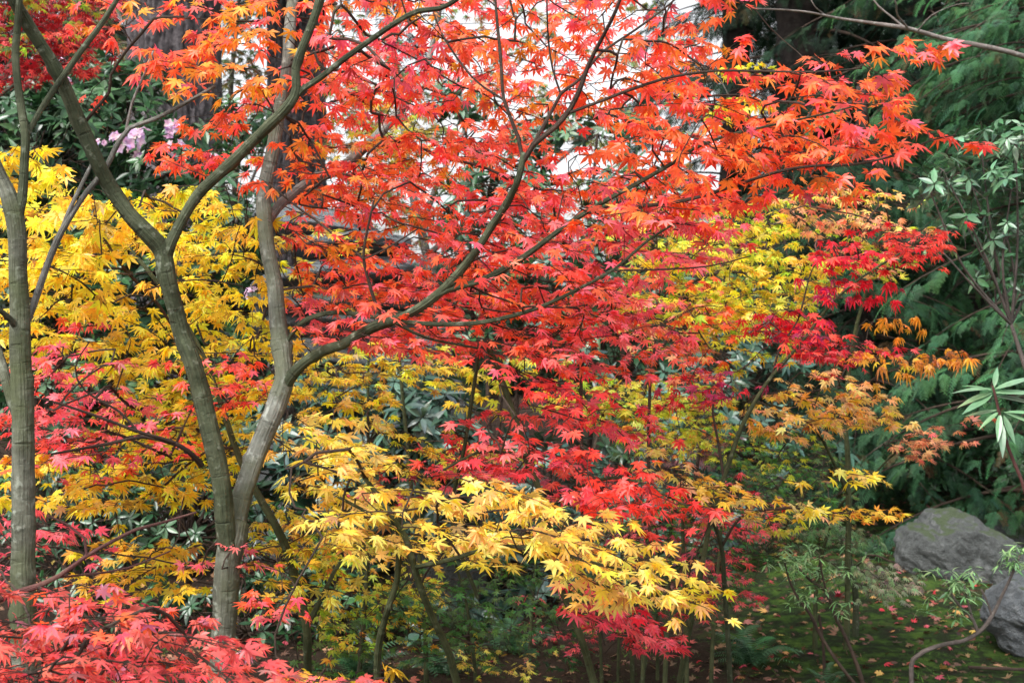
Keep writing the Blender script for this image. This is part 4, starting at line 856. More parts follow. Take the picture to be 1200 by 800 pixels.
t3.grow([
 dict(poly=[(-20, 165), (70, 175), (110, 225), (170, 215), (185, 260), (150, 330), (90, 350), (-20, 370)], d=(4.2, 5.4), pal=YL, lai=1.96, size=.092, az=180, pitch=42, seed=1),
 dict(poly=[(170, 230), (220, 215), (290, 225), (305, 290), (320, 360), (330, 420), (240, 410), (200, 340)], d=(4.3, 5.6), pal=YL, lai=1.82, size=.085, az=90, pitch=42, seed=2),
 dict(poly=[(-20, 350), (100, 340), (210, 370), (230, 420), (150, 440), (60, 430), (-20, 430)], d=(4.4, 5.6), pal=[((.86, .66, .06), 2), (YEL, 3), (GOLD, 1.4), (GYEL, 1)], lai=1.76, size=.085, az=180, pitch=38, seed=3),
 dict(poly=[(130, 420), (230, 420), (330, 440), (350, 490), (260, 560), (180, 580), (140, 530)], d=(4.5, 5.6), pal=[((.86, .66, .06), 2), (YEL, 3), (GOLD, 1.4), (GYEL, 1)], lai=1.62, size=.075, az=180, pitch=32, seed=4),
 dict(poly=[(-20, 530), (100, 530), (220, 545), (225, 580), (120, 600), (-20, 580)], d=(4.3, 5.2), pal=[(YEL, 4), (GOLD, 2)], lai=1.76, size=.085, az=180, pitch=45, seed=5),
 dict(poly=[(90, 630), (180, 625), (255, 640), (250, 690), (180, 700), (100, 680)], d=(4.4, 5.2), pal=[(YEL, 4), (GOLD, 2)], lai=1.62, size=.08, az=180, pitch=30, seed=6),
 dict(poly=[(300, 570), (400, 560), (440, 620), (400, 680), (300, 700), (285, 640)], d=(4.5, 5.6), pal=[(YEL, 2), (GOLD, 2), (GYEL, 2)], lai=1.35, size=.078, az=30, pitch=35, seed=7),
]); t3.finish()

t4 = Tree('maple_tree', 'pale golden maple arching across the bottom centre over green leaning stems', 'maple tree', (*P(500, 1000, 4.2)[:2], 0), MG)
t4.stem('trunk', [(500, 1000, 4.1, 16), (470, 900, 4.1, 12), (445, 820, 4.1, 10), (443, 760, 4.05, 9), (454, 715, 4.0, 8.5), (465, 680, 4.0, 8), (468, 640, 3.95, 7), (470, 600, 3.9, 6)], M_STEM, 11, .1)
t4.stem('trunk', [(560, 1000, 4.1, 16), (545, 850, 4.1, 11), (533, 790, 4.05, 10), (524, 760, 4.0, 9.5), (508, 725, 3.95, 9), (496, 695, 3.9, 9), (486, 668, 3.88, 9), (475, 630, 3.85, 8), (450, 590, 3.85, 7), (420, 550, 3.9, 5)], M_STEM, 11, .1)
t4.stem('limb', [(486, 664, 3.88, 6), (530, 655, 3.7, 6), (580, 640, 3.6, 5), (640, 645, 3.5, 5), (700, 660, 3.4, 4), (760, 675, 3.4, 3)], M_STEM, 9)
t4.stem('limb', [(470, 625, 3.87, 5), (430, 600, 3.95, 4.5), (380, 570, 4.1, 4), (350, 530, 4.3, 3)], M_STEM, 8)
GD = [((.86, .63, .15), 3), ((.86, .64, .08), 2), (GOLD, 1.5), ((.84, .56, .16), 1.2)]
t4.grow([
 dict(poly=[(340, 480), (430, 480), (470, 520), (440, 570), (370, 580), (330, 550), (310, 510)], d=(3.7, 4.5), pal=GD, lai=2.2, size=.078, az=10, pitch=30, seed=1),
 dict(poly=[(360, 585), (470, 570), (560, 550), (640, 585), (650, 640), (560, 660), (470, 655), (380, 640)], d=(3.4, 4.2), pal=GD, lai=2.5, size=.078, az=0, pitch=30, seed=2, slope=-6),
 dict(poly=[(600, 575), (660, 590), (720, 625), (780, 650), (825, 680), (800, 700), (740, 690), (690, 700), (640, 665), (600, 630)], d=(3.3, 3.8), pal=GD, lai=2.6, size=.078, az=-10, azs=35, pitch=34, seed=3, slope=-16),
 dict(poly=[(300, 785), (380, 775), (470, 800), (470, 840), (300, 840)], d=(3.3, 3.7), pal=[(YEL, 3), (GOLD, 2)], lai=1.5, size=.075, az=0, pitch=30, seed=4),
]); t4.finish()

t5 = Tree('maple_tree', 'scarlet maple with low sprays in the middle above the golden one', 'maple tree', (*P(700, 960, 4.6)[:2], 0), MG)
t5.stem('trunk', [(722, 960, 4.6, 14), (705, 840, 4.5, 11), (692, 785, 4.45, 10), (682, 750, 4.4, 9.5), (670, 720, 4.4, 9), (660, 695, 4.4, 8.5), (652, 660, 4.4, 8), (640, 600, 4.4, 8), (620, 540, 4.4, 8), (602, 485, 4.4, 8), (588, 445, 4.4, 8), (572, 405, 4.4, 7)], M_STEM, 11, .1)
t5.stem('branch', [(618, 535, 4.4, 5), (590, 530, 4.3, 4.5), (560, 530, 4.2, 4), (520, 550, 4.1, 3)], M_STEM, 8)
t5.stem('branch', [(640, 600, 4.4, 5), (680, 570, 4.2, 4), (730, 560, 4.1, 4), (780, 580, 4, 3), (820, 600, 3.9, 2.4)], M_STEM, 8)
t5.stem('branch', [(560, 700, 4.7, 5), (530, 610, 4.6, 5), (545, 520, 4.5, 5), (556, 450, 4.5, 5), (562, 410, 4.5, 4)], M_STEM, 8)
t5.stem('branch', [(684, 700, 4.7, 5), (682, 600, 4.7, 4.6), (681, 500, 4.7, 4.4), (680, 430, 4.7, 4), (668, 405, 4.7, 3)], M_TWIG, 8)
t5.stem('branch', [(681, 440, 4.7, 3.4), (692, 418, 4.7, 3), (700, 405, 4.7, 2.5)], M_TWIG, 6)
t5.stem('branch', [(764, 700, 4.9, 5), (760, 560, 4.9, 4.5), (762, 450, 4.9, 4), (768, 400, 4.9, 3)], M_TWIG, 8)
SC = [(RED, 3.4), ((.80, .06, .07), 3), (PINK, 2.6), (ROSE, 1.0)]
t5.grow([
 dict(poly=[(470, 520), (560, 480), (640, 470), (690, 510), (720, 570), (760, 600), (700, 590), (630, 560), (560, 560), (500, 560)], d=(3.9, 4.8), pal=SC, lai=1.5, size=.07, az=-10, pitch=30, seed=1, slope=-8),
 dict(poly=[(560, 400), (640, 420), (720, 470), (780, 500), (720, 520), (640, 490), (580, 440)], d=(3.8, 4.6), pal=SC, lai=1.7, size=.07, az=-10, pitch=30, seed=2, slope=-12),
 dict(poly=[(680, 520), (760, 540), (800, 590), (835, 595), (830, 615), (760, 630), (700, 580)], d=(3.6, 4.2), pal=[(RED, 3), ((.78, .05, .035), 3)], lai=1.7, size=.07, az=-10, pitch=32, seed=3, slope=-14),
 dict(poly=[(640, 670), (700, 690), (740, 715), (790, 755), (740, 760), (690, 735), (660, 705)], d=(4.2, 4.7), pal=[(ROSE, 3), (CRIM, 1.5), (PINK, 1)], lai=1.8, size=.075, az=-10, azs=30, pitch=32, seed=4, slope=-16, per=10),
 dict(poly=[(420, 560), (520, 545), (560, 580), (480, 600), (430, 590)], d=(4.6, 5.2), pal=[(ROSE, 3), (DEEP, 1)], lai=.6, size=.06, az=180, pitch=30, seed=5),
]); t5.finish()

t6 = Tree('maple_tree', 'low rose pink maple in the near bottom left corner', 'maple tree', (*P(-60, 1240, 3.0)[:2], 0), MG, M_TWIG)
t6.stem('trunk', [(-60, 1240, 3.0, 26), (-50, 950, 3.0, 22), (-40, 800, 3.0, 18), (-30, 720, 3.0, 13), (0, 700, 3.0, 11), (25, 692, 3.0, 9), (45, 686, 3.0, 8), (70, 674, 3.0, 6), (100, 652, 3.02, 5.5), (130, 635, 3.05, 5), (160, 620, 3.08, 4.5), (190, 612, 3.1, 4), (230, 600, 3.15, 3)], M_TWIGR, 10, .1)
t6.stem('branch', [(102, 652, 3.02, 4), (99, 630, 3.02, 3.6), (80, 615, 3.02, 3), (55, 603, 3.0, 2.2)], M_TWIGR, 7)
t6.stem('branch', [(70, 676, 3.0, 3), (110, 672, 3.05, 3), (150, 665, 3.08, 2.6), (200, 645, 3.1, 2)], M_TWIGR, 7)
t6.stem('branch', [(-42, 810, 3.0, 9), (20, 795, 2.95, 8), (60, 800, 2.9, 6), (110, 800, 2.85, 5), (125, 770, 2.85, 4.5), (128, 755, 2.85, 4.5), (112, 735, 2.85, 3.6), (98, 718, 2.85, 3)], M_TWIG, 8)
t6.stem('branch', [(128, 758, 2.85, 4), (150, 745, 2.85, 3.6), (180, 742, 2.85, 3), (215, 740, 2.85, 2.4)], M_TWIG, 7)
FG = [((.80, .13, .12), 2.4), ((.70, .12, .10), 3), (ROSE, 1.5), ((.50, .17, .20), 1.6), (ORANGE, 1)]
t6.grow([
 dict(poly=[(-30, 690), (60, 690), (130, 685), (200, 715), (260, 755), (200, 780), (60, 770), (-30, 750)], d=(2.7, 3.4), pal=FG, lai=1.7, size=.066, az=0, pitch=26, seed=1),
 dict(poly=[(-30, 745), (80, 745), (250, 735), (330, 765), (425, 800), (400, 860), (-30, 860)], d=(2.6, 3.2), pal=FG, lai=2.0, size=.066, az=0, pitch=26, seed=2),
 dict(poly=[(-30, 605), (60, 600), (110, 640), (40, 670), (-30, 680)], d=(3.75, 4.1), pal=[(ROSE, 3), (PINK, 2)], lai=.9, size=.065, az=0, pitch=30, seed=3),
 dict(poly=[(215, 650), (300, 620), (345, 640), (300, 660), (240, 675)], d=(3.6, 4.2), pal=[(RED, 3), (PINK, 2)], lai=.45, size=.06, az=0, pitch=30, seed=4, per=8),
 dict(poly=[(300, 700), (350, 690), (355, 725), (310, 730)], d=(3.5, 3.9), pal=[(ROSE, 3), (ORANGE, 2)], lai=.9, size=.068, az=0, pitch=30, seed=4, per=6),
]); t6.finish()

t7 = Tree('maple_tree', 'dark red maple far up in the upper left corner', 'maple tree', (*P(-60, 740, 7.4)[:2], 0), MG)
t7.stem('trunk', [(-60, 760, 7.4, 22), (-55, 500, 7.4, 18), (-40, 250, 7.4, 14), (0, 100, 7.4, 10), (60, 20, 7.4, 6), (110, -40, 7.4, 4)], M_BARK, 10)
t7.stem('branch', [(-5, 115, 7.4, 5), (40, 85, 7.3, 4), (90, 70, 7.2, 3)], M_BARK, 8)
t7.grow([dict(poly=[(-30, -30), (120, -30), (125, 60), (90, 85), (40, 95), (-30, 110)], d=(6.6, 8.0), pal=[(DEEP, 3), ((.30, .008, .015), 3), (RED, 1)], lai=2.2, size=.075, az=0, pitch=40, seed=1),
         dict(poly=[(-30, -30), (90, -30), (120, 30), (60, 50), (0, 80), (-30, 60)], d=(6.2, 6.8), pal=[(LIME, 3), (GRN, 2), ((.35, .2, .03), 2)], lai=.55, size=.075, az=0, pitch=40, seed=2)]); t7.finish()

t8 = Tree('maple_tree', 'green turning yellow maple, right of centre behind the red sprays', 'maple tree', (*P(760, 720, 7)[:2], 0), MG, M_TWIG)
t8.stem('trunk', [(742, 760, 6.4, 8), (748, 650, 6.4, 7), (745, 560, 6.4, 6.5), (752, 470, 6.4, 6), (780, 400, 6.4, 5), (830, 330, 6.4, 4), (880, 280, 6.4, 3)], M_TWIG, 9)
t8.stem('branch', [(780, 400, 6.4, 4), (770, 330, 6.5, 3.4), (800, 250, 6.6, 3), (810, 180, 6.6, 2)], M_TWIG, 7)
t8.stem('branch', [(838, 420, 6.2, 3), (842, 360, 6.2, 3), (850, 320, 6.2, 2)], M_TWIG, 7)
GYP = [(GYEL, 3), (YEL, 3), (LIME, 2.5), (GOLD, 1.5)]
t8.grow([
 dict(poly=[(730, 240), (830, 235), (900, 240), (960, 290), (965, 340), (900, 380), (820, 400), (740, 380), (700, 320)], d=(5.6, 7.0), pal=GYP, lai=1.5, size=.078, az=0, pitch=32, seed=1),
 dict(poly=[(640, 420), (720, 440), (830, 450), (860, 500), (800, 540), (720, 500), (640, 470)], d=(5.6, 7.0), pal=[(GYEL, 3), (LIME, 2), (GOLDO, 2), (ORANGE, 1)], lai=1.7, size=.07, az=0, pitch=28, seed=2),
 dict(poly=[(820, 290), (900, 280), (960, 330), (900, 440), (830, 430), (800, 350)], d=(5.2, 6.2), pal=GYP, lai=1.0, size=.07, az=0, pitch=28, seed=12),
 dict(poly=[(760, 320), (830, 330), (860, 400), (850, 450), (780, 440), (740, 400)], d=(5.0, 5.8), pal=[(SALM, 2), (PINK, 2), (PEACH, 1), (GYEL, 1), (ORANGE, 1.4)], lai=1.3, size=.068, az=0, pitch=26, seed=3),
 dict(poly=[(790, 90), (890, 70), (880, 130), (800, 150)], d=(5.6, 6.6), pal=[(YEL, 3), (GYEL, 1)], lai=.35, size=.085, az=0, pitch=40, seed=4, per=6),
 dict(poly=[(930, 300), (980, 310), (970, 370), (920, 350)], d=(5.4, 6), pal=[(GOLD, 3), (YEL, 1)], lai=1.1, size=.075, az=0, pitch=30, seed=5),
 dict(poly=[(380, 90), (500, 120), (520, 190), (430, 190), (380, 150)], d=(5.8, 6.8), pal=[((.40, .32, .04), 3), (GOLDO, 2), (LIME, 1)], lai=.3, size=.08, az=180, pitch=40, seed=6, per=8),
]); t8.finish()

t9 = Tree('maple_tree', 'ochre and brown yellow maple in the middle distance at centre', 'maple tree', (*P(500, 760, 7)[:2], 0), MG)
t9.stem('trunk', [(500, 800, 6.2, 7), (496, 700, 6.2, 6), (485, 600, 6.2, 5.5), (475, 500, 6.2, 5), (468, 420, 6.2, 4)], M_STEM, 9)
t9.stem('trunk', [(420, 800, 6.0, 7), (428, 700, 6.0, 6), (432, 600, 6.0, 5), (431, 480, 6.0, 4), (432, 410, 6.0, 3)], M_STEM, 9)
OC = [(GOLD, 3), (GYEL, 3), ((.50, .26, .03), 2), (YEL, 1.5)]
t9.grow([
 dict(poly=[(340, 390), (430, 400), (500, 410), (540, 430), (560, 460), (480, 450), (440, 500), (350, 480)], d=(5.2, 6.6), pal=OC, lai=1.35, size=.075, az=0, pitch=32, seed=1),
 dict(poly=[(440, 500), (540, 510), (620, 540), (540, 560), (470, 555), (420, 520)], d=(5.2, 6.4), pal=OC, lai=1.2, size=.07, az=0, pitch=28, seed=2),
 dict(poly=[(500, 400), (620, 420), (640, 480), (580, 480), (520, 470)], d=(5.4, 6.4), pal=[(GYEL, 3), (YEL, 2)], lai=.8, size=.08, az=0, pitch=38, seed=3),
 dict(poly=[(340, 620), (460, 630), (520, 680), (480, 760), (380, 760), (340, 700)], d=(5.2, 6.4), pal=[(GYEL, 3), (GOLD, 2), (GOLDO, 1), (LIME, 2)], lai=.9, size=.07, az=0, pitch=30, seed=4),
 dict(poly=[(320, 250), (420, 250), (430, 360), (340, 370)], d=(5.6, 6.6), pal=[((.5, .3, .04), 3), (GYEL, 2), (GOLDO, 1)], lai=.5, size=.07, az=0, pitch=30, seed=5),
]); t9.finish()

ta = Tree('maple_tree', 'crimson leaved young maple with one long leaning stem, right of centre', 'maple tree', (*P(790, 860, 5.2)[:2], 0), MG, M_TWIGR)
ta.stem('trunk', [(785, 900, 5.2, 9), (800, 780, 5.1, 8), (818, 690, 5.0, 7), (833, 610, 5.0, 6.5), (848, 560, 5.0, 6), (865, 510, 5.0, 6), (882, 475, 5.0, 5.5), (905, 440, 5.0, 4.6), (940, 400, 5.0, 4), (975, 355, 5.0, 3.4), (1010, 325, 5.0, 3), (1050, 300, 5.0, 2.6), (1085, 278, 5.0, 2)], M_STEM, 10)
ta.stem('branch', [(848, 560, 5.0, 4), (842, 520, 5.0, 3.6), (835, 480, 5, 3), (840, 455, 5, 2.4)], M_TWIG, 7)
ta.stem('branch', [(905, 440, 5.0, 3), (915, 405, 5.0, 2.6), (935, 375, 5, 2.4), (950, 320, 5, 2), (965, 295, 5, 1.6)], M_TWIG, 7)
ta.grow([
 dict(poly=ell(922, 385, 42, 26, tilt=10), d=(4.7, 5.2), pal=[(CRIM, 4), (MAG, 1), (RED, 1.5)], lai=1.8, size=.07, az=10, pitch=32, seed=1, per=9, tmpl=MAPLE_THIN + MAPLE[:4]),
 dict(poly=[(955, 265), (1010, 270), (1020, 300), (985, 340), (950, 310)], d=(4.8, 5.2), pal=[(RED, 4), (CRIM, 3)], lai=.8, size=.07, az=20, pitch=36, seed=2, per=7),
 dict(poly=[(1045, 270), (1110, 265), (1110, 290), (1060, 310), (1040, 295)], d=(4.8, 5.2), pal=[(RED, 4), (CRIM, 3)], lai=1.4, size=.07, az=10, azs=30, pitch=36, seed=3, per=7),
 dict(poly=[(980, 320), (1040, 330), (1025, 350), (960, 350)], d=(4.8, 5.2), pal=[(CRIM, 3), (MAG, 3)], lai=.8, size=.055, az=10, pitch=50, seed=4, per=7, tmpl=MAPLE_CURLED),
 dict(poly=[(790, 440), (850, 430), (885, 440), (865, 468), (800, 475)], d=(4.7, 5.2), pal=[(RED, 3), (CRIM, 3), (MAG, 2)], lai=1.7, size=.068, az=180, pitch=30, seed=5, tmpl=MAPLE_THIN + MAPLE[:4]),
 dict(poly=[(930, 400), (1030, 405), (1040, 420), (960, 425)], d=(4.9, 5.3), pal=[(ROSE, 3), (CRIM, 2)], lai=1.1, size=.06, az=0, pitch=28, seed=6, per=8),
 dict(poly=[(800, 560), (880, 560), (900, 600), (830, 640), (810, 610)], d=(5.0, 5.6), pal=[(ROSE, 3), (CRIM, 2), (DUSK, 2)], lai=.6, size=.062, az=0, pitch=28, seed=7),
 dict(poly=[(800, 640), (870, 650), (870, 710), (800, 710)], d=(5.0, 5.6), pal=[(ROSE, 3), (GRN, 3), (SALM, 1)], lai=.5, size=.06, az=0, pitch=28, seed=8, per=8),
]); ta.finish()

tb = Tree('maple_tree', 'orange gold maple with peach tips at the right, in front of the dark conifers', 'maple tree', (*P(990, 800, 6.6)[:2], 0), MG)
tb.stem('trunk', [(992, 760, 6.2, 8), (994, 660, 6.2, 7.5), (994, 560, 6.2, 7), (991, 480, 6.2, 6), (1000, 400, 6.2, 5), (1015, 340, 6.2, 4), (1030, 280, 6.2, 3.4), (1040, 220, 6.2, 2.5)], M_STEM, 10)
tb.stem('branch', [(994, 580, 6.2, 4), (960, 510, 6, 4), (920, 480, 5.8, 3.4), (870, 470, 5.6, 2.6)], M_STEM, 8)
tb.stem('branch', [(993, 470, 6.2, 3), (1030, 440, 6.1, 2.6), (1080, 425, 6, 2.2), (1130, 412, 5.9, 1.5)], M_TWIG, 7)
OG = [((.84, .46, .16), 3), (GOLD, 2.5), (PALE, 2), (GOLDO, .8), (PEACH, 2)]
tb.grow([
 dict(poly=[(880, 450), (930, 430), (1000, 440), (1010, 470), (970, 510), (920, 515), (870, 490)], d=(5.3, 6.0), pal=OG, lai=1.6, size=.08, az=0, pitch=32, seed=1, slope=-10),
 dict(poly=[(980, 455), (1050, 470), (1040, 490), (1000, 500), (975, 480)], d=(5.4, 5.9), pal=OG, lai=1.5, size=.08, az=0, azs=30, pitch=36, seed=2, slope=-14, per=8),
 dict(poly=[(1000, 400), (1050, 395), (1075, 420), (1060, 440), (1010, 425)], d=(5.5, 6), pal=[(GOLDO, 3), ((.6, .22, .05), 2), (GOLD, 1)], lai=.55, size=.065, az=0, pitch=40, seed=3, per=6, tmpl=MAPLE_CURLED + MAPLE[:1]),
 dict(poly=[(1025, 365), (1065, 370), (1060, 385), (1020, 385)], d=(5.5, 6), pal=[(GOLDO, 3)], lai=.5, size=.062, az=0, pitch=40, seed=4, per=5, tmpl=MAPLE_CURLED),
 dict(poly=[(1075, 405), (1140, 410), (1130, 420), (1080, 422)], d=(5.7, 6), pal=[(GOLDO, 3), ((.6, .22, .05), 2)], lai=.5, size=.065, az=0, azs=20, pitch=40, seed=5, per=4, len=.12, tmpl=MAPLE_CURLED),
 dict(poly=[(900, 230), (980, 210), (1060, 230), (1075, 270), (1020, 290), (960, 265), (905, 250)], d=(5.6, 6.4), pal=[(PEACH, 3), (SALM, 2), (GYEL, 2), (YELP, 1)], lai=1.2, size=.07, az=0, pitch=30, seed=6),
 dict(poly=[(980, 275), (1060, 280), (1040, 320), (1000, 350), (970, 330)], d=(5.6, 6.4), pal=[(GYEL, 3), (PEACH, 2), (LIME, 2)], lai=1.2, size=.068, az=0, pitch=30, seed=7),
 dict(poly=[(860, 500), (950, 505), (960, 540), (890, 560), (840, 540)], d=(5.8, 6.6), pal=[(LIME, 2), (GYEL, 2), (GRN, 2)], lai=.8, size=.06, az=0, pitch=25, seed=8),
]); tb.finish()

tc = Tree('maple_tree', 'low golden maple spray reaching right above the mossy ground', 'maple tree', (*P(860, 880, 5.4)[:2], 0), MG)
tc.stem('trunk', [(862, 900, 5.2, 8), (856, 800, 5.1, 7), (850, 700, 5.0, 6.5), (845, 640, 4.9, 6), (830, 600, 4.8, 5), (800, 570, 4.7, 4), (770, 550, 4.6, 3)], M_BARKG, 9)
tc.stem('branch', [(846, 640, 4.9, 4), (870, 605, 4.8, 3.6), (920, 595, 4.7, 3), (970, 600, 4.6, 2.4), (1040, 604, 4.6, 1.6)], M_TWIG, 7)
tc.grow([
 dict(poly=[(770, 540), (820, 555), (850, 575), (930, 590), (960, 605), (920, 612), (850, 600), (790, 590), (765, 565)], d=(4.3, 4.8), pal=[(GOLD, 3), (PALE, 2), (PEACH, 2), (YEL, 1)], lai=2.0, size=.072, az=0, azs=35, pitch=28, seed=1, slope=-8),
 dict(poly=[(960, 598), (1055, 600), (1050, 612), (970, 612)], d=(4.5, 4.7), pal=[(GOLDO, 1), (GOLD, 3)], lai=1.0, size=.062, az=0, azs=20, pitch=8, seed=2, per=5, len=.14),
 dict(poly=[(910, 558), (1015, 542), (1000, 565), (930, 566)], d=(4.6, 4.8), pal=[(YEL, 3), (YELP, 2)], lai=1.1, size=.072, az=0, azs=20, pitch=25, seed=3, per=7, len=.2),
 dict(poly=[(745, 520), (790, 530), (800, 560), (760, 550)], d=(4.6, 4.8), pal=[(YELP, 3), (PEACH, 2)], lai=1.0, size=.06, az=180, pitch=30, seed=4, per=7),
 dict(poly=[(800, 675), (835, 685), (835, 700), (800, 695)], d=(4.5, 4.7), pal=[(YEL, 3)], lai=1.0, size=.07, az=0, pitch=25, seed=5, per=4, len=.1),
]); tc.finish()

td = Tree('maple_tree', 'salmon pink maple sprig hovering in front of dark green, far right', 'maple tree', (*P(985, 780, 7.2)[:2], 0), MG)
td.stem('trunk', [(955, 760, 6.6, 7), (958, 680, 6.6, 5), (980, 600, 6.5, 3.6), (1020, 560, 6.3, 3), (1050, 530, 6.2, 2.5), (1090, 510, 6.1, 2)], M_STEM, 9)
td.grow([dict(poly=[(1035, 520), (1085, 500), (1145, 492), (1150, 505), (1090, 520), (1060, 535), (1030, 535)], d=(5.8, 6.3), pal=[(SALM, 3), (PEACH, 3), (PINK, 1)], lai=1.5, size=.072, az=0, azs=30, pitch=26, seed=1, per=10)]); td.finish()

te = Tree('maple_tree', 'low green leaved maple under the golden arch at bottom centre', 'maple tree', (*P(560, 900, 5.4)[:2], 0), MG)
te.stem('trunk', [(560, 880, 5.4, 6), (556, 780, 5.4, 5), (545, 700, 5.4, 4), (530, 650, 5.4, 3)], M_STEM, 8)
te.grow([dict(poly=[(450, 680), (560, 640), (620, 660), (620, 730), (560, 790), (480, 770), (450, 730)], d=(5.0, 6.0), pal=[((.07, .17, .045), 3), ((.12, .24, .05), 3), (GRND, 2)], lai=1.1, size=.062, az=0, pitch=26, seed=1),
         dict(poly=[(520, 740), (610, 755), (620, 790), (540, 790)], d=(5.0, 5.6), pal=[(YELP, 3), (GYEL, 2)], lai=.7, size=.045, az=0, pitch=26, seed=2),
         dict(poly=[(340, 720), (430, 730), (440, 790), (350, 790)], d=(5.0, 5.8), pal=[(GRN, 3), ((.09, .2, .04), 2)], lai=.9, size=.06, az=0, pitch=26, seed=3)]); te.finish()

ti = Tree('maple_tree', 'young green and bronze maple thicket below the scarlet sprays, bottom right of centre', 'maple tree', (*P(740, 860, 6.2)[:2], 0), MG)
ti.stem('trunk', [(742, 815, 6.2, 6), (738, 740, 6.2, 5), (720, 680, 6.2, 4), (700, 640, 6.2, 3)], M_STEM, 8)
ti.stem('trunk', [(748, 815, 6.2, 5), (770, 720, 6.2, 4.4), (800, 660, 6.2, 3.6), (850, 620, 6.2, 2.6)], M_STEM, 8)
ti.grow([dict(poly=[(620, 660), (720, 620), (830, 610), (900, 640), (880, 700), (760, 720), (700, 790), (620, 780)], d=(5.8, 7.2), pal=[(GRND, 3), (GRN, 2), ((.10, .16, .05), 2), (DUSK, 1.5), (ROSE, .5)], lai=.75, size=.06, az=0, azs=90, pitch=26, seed=1),
         dict(poly=[(820, 500), (960, 500), (1000, 600), (880, 620), (820, 580)], d=(6.6, 8), pal=[(GRND, 3), (GRN, 3), ((.2, .2, .05), 1)], lai=.7, size=.065, az=0, azs=90, pitch=26, seed=2)]); ti.finish()

tf = Tree('maple_tree', 'cut leaved dusky purple maple peeping out behind the gold spray', 'maple tree', (*P(800, 760, 7)[:2], 0), MG)
tf.stem('trunk', [(800, 740, 7, 7), (802, 640, 7, 6), (815, 560, 7, 5), (820, 520, 7, 3)], M_TWIG, 8)
tf.grow([dict(poly=ell(820, 525, 42, 22), d=(6.6, 7.4), pal=[(DUSK, 3), ((.2, .09, .10), 3)], lai=1.7, size=.07, az=180, pitch=45, seed=1, tmpl=MAPLE_THIN),
         dict(poly=[(860, 560), (930, 540), (960, 560), (930, 600), (870, 600)], d=(6.4, 7.2), pal=[(GRN, 3), (GRND, 3), (DUSK, 1)], lai=.8, size=.06, az=0, pitch=30, seed=2)]); tf.finish()

tg = Tree('maple_tree', 'weeping cut leaved maple with pale green drooping leaves over the moss', 'maple tree', (*P(1002, 770, 7)[:2], 0), MG)
tg.stem('trunk', [(1002, 745, 7.0, 9), (1003, 700, 7.0, 8), (998, 665, 7.0, 7), (990, 640, 7.0, 6), (975, 620, 7.0, 4)], M_BARKG, 9)
tg.stem('branch', [(999, 668, 7.0, 4), (1020, 650, 6.9, 3), (1050, 660, 6.8, 2)], M_TWIG, 7)
tg.grow([dict(poly=[(900, 600), (960, 595), (1010, 620), (1010, 645), (960, 640), (920, 640)], d=(6.5, 7.3), pal=[((.16, .27, .12), 3), ((.25, .34, .17), 2), ((.30, .22, .14), 1), ((.10, .20, .08), 2)], lai=1.8, size=.068, az=0, pitch=40, seed=1, tmpl=MAPLE_THIN),
         dict(poly=[(970, 655), (1020, 655), (1075, 685), (1040, 695), (990, 680)], d=(6.5, 7.0), pal=[((.26, .38, .20), 3), ((.36, .44, .26), 2), ((.48, .42, .30), 1)], lai=2.4, size=.06, az=0, azs=30, pitch=40, seed=2, slope=-14, tmpl=MAPLE_THIN),
         dict(poly=[(870, 610), (935, 620), (930, 650), (890, 650)], d=(6.2, 6.8), pal=[((.45, .32, .07), 3), (GYEL, 2)], lai=.7, size=.07, az=0, pitch=30, seed=3)]); tg.finish()

th = Tree('birch_tree', 'thin pale leaved tree with fine twigs against the white sky, far behind the fork', 'tree', (*P(560, 640, 11.5)[:2], 0), None, M_GTWIG)
th.stem('trunk', [(540, 640, 11.5, 16), (530, 450, 11.5, 14), (500, 300, 11.5, 12), (478, 200, 11.5, 10), (470, 120, 11.5, 9), (455, 30, 11.5, 8), (440, -60, 11.5, 6)], M_GTWIG, 9)
th.stem('limb', [(492, 270, 11.5, 8), (520, 200, 11.5, 7), (560, 130, 11.5, 5), (620, 60, 11.5, 4), (690, -20, 11.5, 3)], M_GTWIG, 8)
th.stem('limb', [(500, 300, 11.5, 8), (560, 250, 11.6, 6), (640, 200, 11.8, 5), (720, 130, 12, 4), (800, 60, 12, 3)], M_GTWIG, 8)
th.stem('limb', [(480, 210, 11.5, 6), (440, 150, 11.5, 5), (400, 90, 11.5, 4), (380, 20, 11.5, 3)], M_GTWIG, 8)
th.grow([dict(poly=[(380, -20), (800, -20), (830, 160), (760, 300), (450, 340), (360, 250)], d=(10.8, 12.5), pal=[((.30, .34, .10), 3), ((.16, .24, .10), 3), ((.5, .36, .10), 2), ((.55, .25, .12), 1)], lai=.22, size=.13, az=20, azs=90, pitch=40, seed=1, len=.9, tmpl=MAPLE_FAR, k=2),
         dict(poly=[(390, 90), (520, 100), (540, 200), (470, 290), (400, 220)], d=(10.8, 12), pal=[((.45, .32, .06), 3), ((.30, .34, .10), 3), ((.5, .2, .06), 2)], lai=.5, size=.12, az=20, azs=90, pitch=40, seed=1, len=.7, tmpl=MAPLE_FAR, k=2)]); th.finish()

